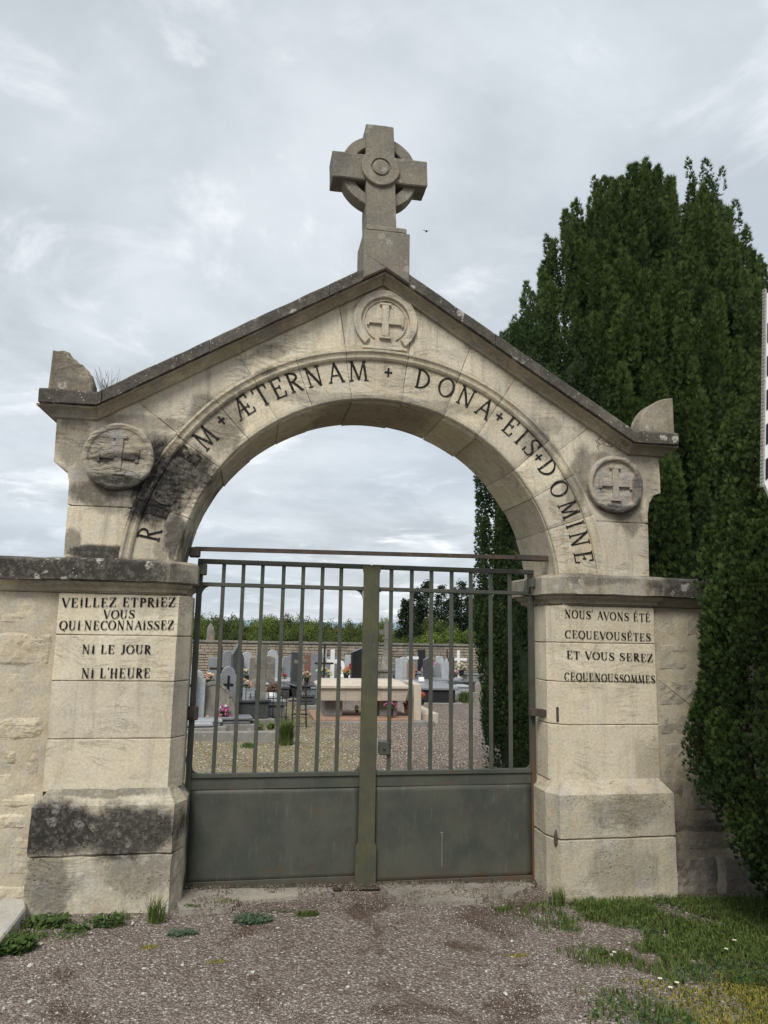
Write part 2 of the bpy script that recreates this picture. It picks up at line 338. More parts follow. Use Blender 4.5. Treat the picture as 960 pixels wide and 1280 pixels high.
back = b.mix(b.ss(b.m('ADD', b.noise(p2, 3.4, 6, .6), b.ss(X, 1.4, 3, 0, -.1)), .54, .64, 0, .9), back, moss)
far = b.mix(b.noise(p2, .05, 4), (.06, .10, .025), (.12, .14, .045))
col = b.mix(b.ss(Y, .25, .5), front, back); col = b.mix(b.ss(Y, 26, 27), col, far); col = b.mix(b.ss(b.m('ABSOLUTE', X), 16, 20), col, far)
hh = b.m('SUBTRACT', b.m('MULTIPLY', b.noise(p2, 30, 5), .5), b.m('MULTIPLY', peb.outputs['Distance'], .9))
finish(b, col, .95, hh, .012, .15)
g = mesh('ground', vs, fs, m, smooth=True); tag(g, kind='structure')
# far hills, three kilometres off
vs = []; fs = []; N = 160
for i in range(N+1):
    a = -1.0+2.3*i/N; R = 3400; x, y = R*math.sin(a), R*math.cos(a)
    h = 40+20*fbm(Vector((a*2.6, 3.1, 0)), 4)+8*math.sin(a*5+1.2)
    for k, (rr, hk) in enumerate(((-900, -8), (-400, h*.55), (0, h), (700, h*.6), (1500, -8))):
        vs.append(((R+rr)*math.sin(a), (R+rr)*math.cos(a), hk))
for i in range(N):
    for k in range(4): fs.append((i*5+k, i*5+k+1, i*5+k+6, i*5+k+5))
M_hill = plain('hill_forest_haze_tint', (.19, .27, .32), 1, .25, .004); tag(mesh('hills', vs, fs, M_hill, smooth=True), kind='structure')  # blue of the distant haze is painted into the hill colour

# pebbles, as far as single ones can be told apart
def rnd(n, a, b_): return RNG.uniform(a, b_, n)
n = 84000
px_ = rnd(n, -1.7, 3.1); py_ = -3.15+3.35*RNG.random(n)**1.25
dens = np.array([fbm(Vector((a*.9, c*.9, 5)), 3) for a, c in zip(px_, py_)])
keep = RNG.random(n) < np.clip(.72-dens*1.1, .12, 1)
grassy = np.array([(a-1.72-.1*fbm(Vector((a*3, c*3, 1)))+.35*(c+.6)**2*(1 if c > -.6 else .2)) for a, c in zip(px_, py_)])
keep &= ~((grassy > .25) & (RNG.random(n) < .85)); keep &= ~((px_ > -.33) & (px_ < 2.0) & (py_ > .05)); keep &= ~((px_ < -.3) & (py_ > -.1)); keep &= ~((px_ > 2.0) & (py_ > -.1))
keep &= ~((px_ < -1.16) & (py_ > -1.45) & (py_ < .05))
px_, py_ = px_[keep], py_[keep]; n = len(px_)
oc = np.array([(1, 0, 0), (0, 1, 0), (-1, 0, 0), (0, -1, 0), (0, 0, 1), (0, 0, -1)], float)
of = np.array([(0, 1, 4), (1, 2, 4), (2, 3, 4), (3, 0, 4), (1, 0, 5), (2, 1, 5), (3, 2, 5), (0, 3, 5)])
sz = rnd(n, .0020, .0048)*(1+(RNG.random(n) < .02)*rnd(n, .3, 1.0))
V = oc[None]*rnd(n*6, .65, 1.35).reshape(n, 6, 1)*sz[:, None, None]*np.array([1.2, 1, .75])
th = rnd(n, 0, 6.28); cs, sn = np.cos(th), np.sin(th)
Vx = V[..., 0]*cs[:, None]-V[..., 1]*sn[:, None]; Vy = V[..., 0]*sn[:, None]+V[..., 1]*cs[:, None]
zg = np.array([gz(a, c)+.008*fbm(Vector((a*1.3, c*1.3, 0))) for a, c in zip(px_, py_)])
V = np.stack([Vx+px_[:, None], Vy+py_[:, None], V[..., 2]+(zg+sz*.35)[:, None]], -1).reshape(-1, 3)
F = (of[None]+6*np.arange(n)[:, None, None]).reshape(-1, 3)
t = RNG.random(n); base = np.where(t[:, None] < .5, [.27, .232, .205], np.where(t[:, None] < .74, [.165, .128, .105], np.where(t[:, None] < .965, [.36, .32, .295], [.50, .48, .44])))
pat = np.clip((dens[keep]-.02)/.22, 0, 1)[:, None]; base = base*rnd(n, .75, 1.25)[:, None]*(1-pat*np.array([.45, .52, .56])); base = np.where((sz > .0058)[:, None], [.42, .39, .35], base)
m, b = mat('gravel_stone'); at = b.n('ShaderNodeAttribute', attribute_name='tint'); finish(b, at.outputs['Color'], .9)
tag(npmesh('gravel', V, F, m, col=np.repeat(base, 6, 0)), 'reddish grey gravel scattered over the ground before the gate', 'gravel', kind='stuff')
n = 26000; gx = rnd(n, -1.6, 5.2); gy = .5+9.5*RNG.random(n)**1.1; sz = rnd(n, .005, .013)
V = oc[None]*rnd(n*6, .65, 1.35).reshape(n, 6, 1)*sz[:, None, None]*np.array([1.2, 1, .6]); V = V+np.stack([gx, gy, -.024*np.clip(gx, -3, 5)+.004], 1)[:, None, :]
t = RNG.random(n); base = np.where(t[:, None] < .45, [.42, .35, .29], np.where(t[:, None] < .7, [.20, .155, .125], [.56, .50, .42]))*rnd(n, .75, 1.2)[:, None]
tag(npmesh('gravel', V.reshape(-1, 3), (of[None]+6*np.arange(n)[:, None, None]).reshape(-1, 3), m, col=np.repeat(base, 6, 0)), 'coarser pale gravel on the ground inside the cemetery', 'gravel', kind='stuff')

# ------------------------------------------------------------------ gateway masonry
OX, OZ, T = .83, 1.88, .6
GW = thing('cemetery_gateway', 'pale limestone cemetery gateway with gabled arch, carved Latin words and a ringed cross on top', 'gateway', (OX, .3, 0))
def part(name, vs, fs, m, parent=GW, smooth=False): return mesh(name, vs, fs, m, parent, True, smooth)
def pt(mb, name, m, parent=GW, smooth=False): return mb.build(name, m, parent, True, smooth)
def mir(p, c=.848): return [(2*c-x, y) for x, y in p][::-1]
# plans (x, y), counter-clockwise seen from above
shaftL = [(-1.095, 0), (-.40, 0), (-.325, .115), (-.325, .31), (-.42, T), (-1.095, T)]
baseL = [(-1.13, -.07), (-.35, -.07), (-.29, .06), (-.29, .33), (-.38, T+.05), (-1.13, T+.05)]
copeL = [(-1.14, -.035), (-.475, -.035), (-.352, .085), (-.352, T+.03), (-1.14, T+.03)]
shaftR = [(2.13, T), (2.03, .31), (2.03, .115), (2.10, 0), (2.772, 0), (2.772, T)]
baseR = [(2.08, T+.05), (1.985, .33), (1.985, .06), (2.03, -.07), (2.825, -.07), (2.825, T+.05)]
copeR = [(2.035, T+.03), (2.035, .085), (2.15, -.035), (2.80, -.035), (2.80, T+.03)]
sd_ = 1
for plan, js in ((shaftL, [.655, .952, 1.283, 1.552, 1.80]), (shaftR, [.655, 1.018, 1.295, 1.552, 1.80])):
    for z0, z1 in zip(js[:-1], js[1:]):
        sd_ += 1; part('stone_block', *loft(plan, [(z0+.0015, -.008), (z0+.006, -.001), (z1-.006, -.001), (z1-.0015, -.008)], .05, .0022, sd_), M_pier)
for plan, zt, am in ((baseL, .60, .007), (baseR, .60, .003)):
    g0 = -.12
    sd_ += 1; part('plinth_block', *loft(plan, [(g0, 0), (.312, 0), (.3185, -.012)], .035, am, sd_, 9), M_base)
    sd_ += 1; part('plinth_block', *loft(plan, [(.322, -.012), (.33, 0), (zt-.01, 0), (zt+.004, -.012), (.672, -.07)], .035, am, sd_, 9), M_base)
# string course that runs round the piers: moulding below, weathered slab above
for plan in (copeL, copeR):
    sd_ += 1; part('moulding', *loft(plan, [(1.803, -.035), (1.812, -.03), (1.815, -.012), (1.835, -.008), (1.85, .015), (1.868, .022)], .05, .0015, sd_), M_cornice)
    sd_ += 1; part('coping_slab', *loft(plan, [(1.870, .035), (1.877, .052), (1.987, .052), (2.0, .042), (2.012, -.01)], .045, .004, sd_, 8), M_cope2)

# body outline in x,z (counter-clockwise from lower right), star-shaped about the arch centre
def kz(x): return 3.955-.585*abs(x-OX)
OUT = [(2.752, 2.0), (2.758, 2.45), (2.772, 2.53), (2.81, 2.585), (2.865, 2.61), (2.862, 2.90), (2.62, 2.90), (OX, kz(OX)), (-.965, 2.90), (-1.198, 2.90), (-1.197, 2.60), (-1.15, 2.585), (-1.11, 2.54), (-1.095, 2.47), (-1.09, 2.0)]
def body_r(t):
    d = Vector((math.cos(t), math.sin(t))); best = 0
    for i in range(len(OUT)-1):
        a = Vector(OUT[i])-Vector((OX, OZ)); e = Vector(OUT[i+1])-Vector(OUT[i])
        den = d.x*e.y-d.y*e.x
        if abs(den) < 1e-9: continue
        r = (a.x*e.y-a.y*e.x)/den; s = (a.x*d.y-a.y*d.x)/den
        if r > 0 and -1e-6 <= s <= 1+1e-6: best = max(best, r)
    return best
def polar_stone(name, t0, t1, zlo, zhi, m, seed, rin=1.612, cap=None):
    """spandrel stone: between angles (radians from +x) and heights, from the ring out to the body outline"""
    g_ = .0016; corner = [math.atan2(z-OZ, x-OX) for x, z in OUT]
    ts = set([t0+g_/1.6, t1-g_/1.6]); k = max(2, int((t1-t0)/.03))
    for i in range(k+1): ts.add(t0+(t1-t0)*i/k)
    for c in corner:
        if t0 < c < t1: ts.add(c)
    for zl in (zlo, zhi):
        if zl:
            for c in [math.atan2(zl-OZ, xx-OX) for xx in (2.7555, -1.0935)]+[math.asin((zl-OZ)/rin), math.pi-math.asin((zl-OZ)/rin)]:
                for dd in (-.004, .004):
                    if t0 < c+dd < t1: ts.add(c+dd)
    ts = sorted(t for t in ts if t0+g_/1.7 <= t <= t1-g_/1.7 or t in (t0+g_/1.6, t1-g_/1.6))
    rows = []
    for t in ts:
        s = math.sin(t); a = rin; e = body_r(t)
        if zlo is not None: a = max(a, (zlo-OZ+g_)/s)
        if zhi is not None: e = min(e, (zhi-OZ-g_)/s)
        if e-a > .003: rows.append((t, a, e))
    nr = 12; P = []
    for t, a, e in rows:
        for j in range(nr+1):
            r = a+(e-a)*j/nr; P.append(Vector((OX+r*math.cos(t), 0, OZ+r*math.sin(t))))
    n = len(rows); idx = lambda i, j: i*(nr+1)+j; vs = []
    for i in range(n):
        for j in range(nr+1):
            v = wob(P[idx(i, j)], .0028, 5, seed)
            if i in (0, n-1) or j in (0, nr): v.y += .005
            vs.append(v)
    fs = [(idx(i, j), idx(i, j+1), idx(i+1, j+1), idx(i+1, j)) for i in range(n-1) for j in range(nr)]
    loop = [idx(i, 0) for i in range(n)]+[idx(n-1, j) for j in range(1, nr+1)]+[idx(i, nr) for i in range(n-2, -1, -1)]+[idx(0, j) for j in range(nr-1, 0, -1)]
    k0 = len(vs)
    for q in loop: vs.append(Vector((vs[q].x, T, vs[q].z)))
    L = len(loop); fs += [(loop[i], loop[(i+1) % L], k0+(i+1) % L, k0+i) for i in range(L)]
    tri = tessellate_polygon([[Vector((vs[k0+i].x, vs[k0+i].z, 0)) for i in range(L)]]); fs += [tuple(k0+q for q in t) for t in tri]
    return part(name, vs, fs, m)
R_ = math.radians; up_ang = lambda a: R_(90-a)         # angle from vertical, + to the right
tl = [-54, -32.2, -8.7, 6.8, 20.5, 32.7, 52]
polar_stone('spandrel_stone', R_(2.5), up_ang(66), 2.003, 2.385, M_spand, 31)
polar_stone('spandrel_stone', R_(10), up_ang(52), 2.385, None, M_spand, 32)
polar_stone('spandrel_stone', up_ang(-66), R_(177.5), 2.003, 2.33, M_spand, 33)
polar_stone('spandrel_stone', up_ang(-54), R_(170), 2.33, None, M_spand, 34)
for a0, a1 in zip(tl[:-1], tl[1:]): sd_ += 1; polar_stone('spandrel_stone', up_ang(a1), up_ang(a0), None, None, M_spand, sd_)
# ring of voussoirs with mouldings; profile (r, y)
PR = [(1.252, T), (1.252, .45), (1.252, .30), (1.252, .16), (1.252, .045), (1.256, .030), (1.262, .028), (1.264, .008), (1.272, 0), (1.29, -.003), (1.312, -.003), (1.322, -.002), (1.3235, .012), (1.329, .012),
      (1.40, .013), (1.47, .013), (1.538, .013), (1.541, -.004), (1.553, -.014), (1.566, -.016), (1.568, -.006), (1.580, -.012), (1.592, -.024), (1.606, -.024), (1.609, .004)]
def voussoir(a0, a1, seed, eroded=False, jr=0., jy=0.):
    prof = []
    for i in range(len(PR)-1):
        k = 1 if not eroded else max(1, int(Vector((PR[i+1][0]-PR[i][0], PR[i+1][1]-PR[i][1])).length/.014))
        k = max(k, 1) if i > 3 else (3 if eroded else 1)
        for j in range(k): prof.append((PR[i][0]+(PR[i+1][0]-PR[i][0])*j/k, PR[i][1]+(PR[i+1][1]-PR[i][1])*j/k))
    prof.append(PR[-1]); prof.append((1.606, T))
    zs_ = 2.004; n = max(3, int(R_(a1-a0)*1.45/(.008 if eroded else .025))); vs = []
    for i in range(n+1):
        for r, y in prof:
            lim = math.degrees(math.acos((zs_-OZ)/r)); A0, A1 = max(a0, -lim), min(a1, lim)
            a = R_(A0+(A1-A0)*i/n); a += (.0012 if i == 0 else -.0012 if i == n else 0)
            rr = r+(jr if r < 1.253 else 0); yy = y+(jy if y == T else 0)+(.004 if i in (0, n) and y < .05 else 0)
            v = Vector((OX+rr*math.sin(a), yy, OZ+rr*math.cos(a))); v = wob(v, .0014, 9, seed)
            if eroded:
                e = math.sin(math.pi*i/n)**.35 if True else 1; q = Vector((v.x*9, v.y*9, v.z*26))
                k_ = max(0, min(1, (r-1.2)/.1))
                v.y += e*k_*(abs(noise.noise(q))*.016+abs(noise.noise(Vector((v.x*40, 1, v.z*60))))*.012+noise.noise(q*2.7)*.008-.001)
                if y < .05 and k_ > 0 and r > 1.3: v.y = v.y*.7+.006
                v.x += e*noise.noise(q*1.3)*.003; v.z += e*noise.noise(q*1.9)*.003
            vs.append(v)
    k = len(prof); fs = []
    for i in range(n):
        for j in range(k): fs.append((i*k+j, i*k+(j+1) % k, (i+1)*k+(j+1) % k, (i+1)*k+j))
    tri = tessellate_polygon([[Vector((r, y, 0)) for r, y in prof]])
    fs += [tuple(t) for t in tri]+[tuple(n*k+q for q in t) for t in tri]
    return part('voussoir', vs, fs, M_ring)
va = [-90, -71.5, -54.5, -42.5, -32.2, -21, -8.7, 6.8, 20.5, 32.7, 48.5, 59, 70, 90]
jit = [(0, 0), (.004, .01), (-.004, 0), (.003, .012), (-.003, 0), (.003, .01), (-.007, .0), (.004, .012), (-.009, -.01), (.006, .01), (-.002, 0), (.003, 0), (0, .01)]
for i in range(len(va)-1): voussoir(va[i], va[i+1], 60+i, i == 1, *jit[i])
core = MB()   # mortar behind the joints, set back from the faces
for i in range(40):
    t0, t1 = R_(5+170*i/40), R_(5+170*(i+1)/40); q = []
    for t in (t0, t1):
        e = body_r(t)-.03; a_ = 1.275
        q += [(OX+a_*math.cos(t), OZ+a_*math.sin(t)), (OX+e*math.cos(t), OZ+e*math.sin(t))]
    a_, b_, d_, c_ = q; core.prism([a_, b_, c_, d_], .060, T-.016)
core.box(-1.08, -.34, .128, .29, -.1, 1.86); core.box(-1.08, -.45, .2905, T-.02, -.1, 1.86); core.box(-1.08, -.45, .012, .128, .5, 1.86); core.box(2.045, 2.76, .128, .29, -.1, 1.86); core.box(2.15, 2.76, .2905, T-.02, -.1, 1.86); core.box(2.115, 2.76, .012, .128, .5, 1.86)
pt(core, 'mortar', M_mort2)

# raking cornice and coping of the gable
def sweep(name, prof, path, m, seed, amp=.002, x0=None, x1=None, ends=(0, 0), seg=.05):
    """profile (y, dz) carried along x over path z(x); ends shift with projection for a mitred return"""
    n = max(1, int((x1-x0)/seg)); ks = [p[0] for p in path]
    X_ = sorted(set([x0+(x1-x0)*i/n for i in range(n+1)]+[k for k in ks if x0 < k < x1])); vs = []
    for i, x in enumerate(X_):
        for y, dz in prof:
            xx = x
            if i == 0: xx = x+ends[0]*min(0, y)
            if i == len(X_)-1: xx = x-ends[1]*min(0, y)
            z = np.interp(xx, ks, [p[1] for p in path])
            v = Vector((xx, y, z+dz)); v = wob(v, amp, 8, seed); vs.append(v)
    k = len(prof); fs = []
    for i in range(len(X_)-1):
        for j in range(k): fs.append((i*k+j, i*k+(j+1) % k, (i+1)*k+(j+1) % k, (i+1)*k+j))
    tri = tessellate_polygon([[Vector((y, d, 0)) for y, d in prof]]); e = (len(X_)-1)*k
    fs += [tuple(t) for t in tri]+[tuple(e+q for q in t) for t in tri]
    return part(name, vs, fs, m)
PATH = [(-2, 2.935), (-.955, 2.935), (OX, 4.02), (2.615, 2.935), (4, 2.935)]
mould = [(T+.04, 0), (-.092, 0), (-.094, -.012), (-.078, -.016), (-.060, -.019), (-.045, -.032), (-.030, -.050), (-.026, -.062), (-.012, -.064), (.004, -.0655), (T+.01, -.0655)]
cope = [(T+.06, .002), (T+.06, .075), (T*.5, .105), (-.10, .092), (-.116, .084), (-.12, .076), (-.119, .04), (-.118, .004), (-.112, .002)]
for i, (a0, a1) in enumerate([(-1.205, -.955), (-.953, -.10), (-.098, OX), (OX+.001, 1.72), (1.722, 2.615), (2.617, 2.865)]):
    sweep('cornice_moulding', mould, PATH, M_cornice, 90+i, .002, a0, a1, (1 if i == 0 else 0, 1 if i == 5 else 0))
for i, (a0, a1) in enumerate([(-1.285, -.925), (-.922, -.30), (-.297, .45), (.453, .675), (.985, 1.60), (1.603, 2.20), (2.203, 2.585), (2.588, 2.945)]):
    sweep('coping_stone', cope, PATH, M_cope, 110+i, .006 if i == 0 else .004, a0, a1, seg=.04)
# quarter-round ornaments over the kneelers, the left one broken
arcR = [(2.95, 3.02), (2.95, 3.295)]+[(2.95-.27*math.sin(R_(a)), 3.03+.262*math.cos(R_(a))) for a in range(6, 91, 7)]
mb = MB().prism(arcR[::-1], -.07, .07, .006); pt(mb, 'quarter_round_ornament', M_orn)
ar = [(-1.245, 3.02), (-.985, 3.02), (-.99, 3.09), (-1.005, 3.13), (-1.02, 3.165), (-1.05, 3.19), (-1.062, 3.205), (-1.085, 3.21), (-1.105, 3.235), (-1.13, 3.25), (-1.145, 3.28), (-1.165, 3.285), (-1.18, 3.292), (-1.215, 3.285), (-1.245, 3.29), (-1.25, 3.15)]
P_ = [Vector(a) for a in ar]; vs = []; fs = []; n = len(ar)
for k, (y, o) in enumerate([(-.065, -.012), (-.055, 0), (-.02, 0), (.01, -.004), (.04, .004), (.065, 0), (.08, -.01)]):
    for q in offset(P_, o): vs.append(wob((q.x, y, q.y), .009, 12, 4))
    if k:
        for i in range(n): fs.append(((k-1)*n+i, (k-1)*n+(i+1) % n, k*n+(i+1) % n, k*n+i))
tri = tessellate_polygon([[Vector((a, c, 0)) for a, c in ar]]); fs += [tuple(t) for t in tri]+[tuple(6*n+q for q in t) for t in tri]
tag(part('quarter_round_ornament', vs, fs, M_orn), 'broken quarter-round ornament over the left kneeler')

# medallions
def cross_pts(cx_, cz_, L, w_, s, sz_):   # cross with bars across its arm ends
    out = []
    for dx, dz in ((1, 0), (0, 1), (-1, 0), (0, -1)):
        out.append((dx, dz))
    mb = MB(); y = 0
    return [(cx_-w_, cx_+w_, cz_-L, cz_+L), (cx_-L, cx_-w_, cz_-w_, cz_+w_), (cx_+w_, cx_+L, cz_-w_, cz_+w_),
            (cx_-sz_, cx_+sz_, cz_+L, cz_+L+s), (cx_-sz_, cx_+sz_, cz_-L-s, cz_-L), (cx_-L-s, cx_-L, cz_-sz_, cz_+sz_), (cx_+L, cx_+L+s, cz_-sz_, cz_+sz_)]
def disc(cx_, cz_, prof, seed, amp, nseg=64, nr=1, ero=0):
    vs = []; fs = []; Q = []
    for i in range(len(prof)-1):
        k = max(1, int(abs(prof[i+1][0]-prof[i][0])/.012)) if ero else nr
        for j in range(k): Q.append((prof[i][0]+(prof[i+1][0]-prof[i][0])*j/k, prof[i][1]+(prof[i+1][1]-prof[i][1])*j/k))
    Q.append(prof[-1])
    for r, y in Q:
        for i in range(nseg):
            a = 2*math.pi*i/nseg; v = wob((cx_+r*math.cos(a), y, cz_+r*math.sin(a)), amp, 12, seed)
            if ero and r < .203:
                q = Vector((v.x*5, 0, v.z*22)); v.y += ero*(noise.noise(q)*.55+noise.noise(Vector((v.x*14, 2, v.z*40)))*.4+abs(noise.noise(q*2))*.3)
            vs.append(v)
    for j in range(len(Q)-1):
        for i in range(nseg): fs.append((j*nseg+i, j*nseg+(i+1) % nseg, (j+1)*nseg+(i+1) % nseg, (j+1)*nseg+i))
    fs.append(tuple(range((len(Q)-1)*nseg, len(Q)*nseg))); return vs, fs
mR = part('medallion', *disc(2.503, 2.645, [(.205, .01), (.205, -.04), (.198, -.05), (.186, -.052), (.176, -.048), (.170, -.036), (.165, -.028), (.16, -.026), (.002, -.026)], 3, .003, ero=.010), M_med)
mb = MB()
for q in cross_pts(2.503, 2.650, .105, .022, .018, .040): mb.cbox(q[0], q[1], -.042, -.02, q[2], q[3], .003)
for i, v in enumerate(mb.v): mb.v[i] = tuple(wob(v, .004, 15, 2))
mb.build('relief_cross', M_med, mR, False).location = (0, 0, 0)
mL = part('medallion', *disc(-.812, 2.643, [(.212, .01), (.210, -.045), (.198, -.052), (.186, -.05), (.178, -.046), (.172, -.040), (.16, -.038), (.002, -.038)], 8, .004, ero=.015), M_med)
mb = MB()
for q in cross_pts(-.812, 2.65, .105, .024, .02, .045): mb.cbox(q[0], q[1], -.050, -.03, q[2], q[3], .003)
for i, v in enumerate(mb.v): mb.v[i] = tuple(wob(v, .012, 14, 5))
mb.build('relief_cross', M_med, mL, False)
tag(mL, 'badly eroded round medallion on the left kneeler'); tag(mR, 'round medallion with a worn cross on the right kneeler')
def arc_band(cx_, cz_, ri, ro, a0, a1, y0, y1, n=40):
    pts = [(cx_+ro*math.sin(R_(a0+(a1-a0)*i/n)), cz_+ro*math.cos(R_(a0+(a1-a0)*i/n))) for i in range(n+1)]
    pts += [(cx_+ri*math.sin(R_(a1-(a1-a0)*i/n)), cz_+ri*math.cos(R_(a1-(a1-a0)*i/n))) for i in range(n+1)]
    return MB().prism(pts[::-1], y0, y1, .004)
cm = pt(arc_band(.855, 3.70, .168, .222, -141, 141, -.022, .02), 'medallion', M_spand)
tag(cm, 'open horseshoe ring with a crisp cross under the gable point')
arc_band(.855, 3.70, .143, .152, -150, 150, -.010, .02).build('inner_ring', M_spand, cm)
mb = MB()
for q in cross_pts(.853, 3.70, .112, .024, .016, .040): mb.cbox(q[0], q[1], -.020, .01, q[2], q[3], .003)
mb.build('relief_cross', M_spand, cm)
pt(MB().prism([(.70, 3.495), (1.01, 3.495), (1.01, 3.515), (.70, 3.515)], -.012, .02, .004), 'medallion_foot', M_spand)

# ringed cross on its block, turned a touch out of true
mb = MB(); mb.prism([(.677, 3.938), (.83, 4.026), (.993, 3.932), (.993, 4.12), (.993, 4.294), (.835, 4.296), (.677, 4.294), (.677, 4.12)], -.128, .20, .006); mb.v = [tuple(wob(v, .004, 7, 3)) for v in mb.v]
blk = pt(mb, 'cross_base', M_cross)
v_, f_ = loft([(.690, -.118), (.968, -.118), (.968, .19), (.690, .19)], [(4.297, -.008), (4.303, .002), (4.328, .002), (4.338, -.01)], .05, .003, 9, 8); pt(MB().add(v_, f_), 'base_moulding', M_cross)
cr = bpy.data.objects.new('ringed_cross', None)
CXc, CZc = .797, 4.838
def shear(mb, name, parent=GW):
    mb.v = [tuple(wob((x-(z-4.33)*.035+.0, y, z+(x-CXc)*.015), .0035, 9, 5)) for x, y, z in mb.v]
    return pt(mb, name, M_cross, parent)
def dbox(x0, x1, y0, y1, z0, z1, x0t=None, x1t=None):
    v_, f_ = loft([(x0, y0), (x1, y0), (x1, y1), (x0, y1)], [(z0, -.006), (z0+.008, 0), (z1-.008, 0), (z1, -.006)], .035, 0)
    if x0t is not None:
        v_ = [Vector(((x0+x1)/2+(v.x-(x0+x1)/2)*(1-(1-x0t)*(v.z-z0)/(z1-z0)), v.y, v.z)) for v in v_]
    return MB().add(v_, f_)
sh = shear(dbox(.71, .925, 0, .19, 4.335, 5.18, .93), 'cross_shaft')
sh2 = MB().add(*loft([(.475, .001), (.7235, .001), (.7235, .189), (.475, .189)], [(4.742, -.006), (4.75, 0), (4.932, 0), (4.94, -.006)], .035, 0)); shear(sh2, 'cross_arm')
sh3 = MB().add(*loft([(.9095, .001), (1.158, .001), (1.158, .189), (.9095, .189)], [(4.742, -.006), (4.75, 0), (4.932, 0), (4.94, -.006)], .035, 0)); shear(sh3, 'cross_arm')
mb = MB(); n = 72; ri, ro = .198, .282; vs = []; fs = []
pf = [(ri, .045), (ri+.006, .036), (ro-.006, .036), (ro, .045), (ro, .150), (ri, .150)]
for i in range(n):
    a = 2*math.pi*i/n
    for r, y in pf: vs.append((.8165+r*math.cos(a), y, CZc+.002+r*math.sin(a)))
for i in range(n):
    for j in range(6): fs.append((i*6+j, i*6+(j+1) % 6, ((i+1) % n)*6+(j+1) % 6, ((i+1) % n)*6+j))
shear(MB().add(vs, fs), 'cross_ring')
bp = [(.138, .01), (.138, -.016), (.132, -.022), (.071, -.022), (.066, -.010), (.060, -.010), (.054, -.024), (.04, -.028), (.002, -.030)]
mb = MB().lathe(bp, 48, 'y', (.8165, 0, CZc)); shear(mb, 'cross_boss')
bpy.data.objects.remove(cr)

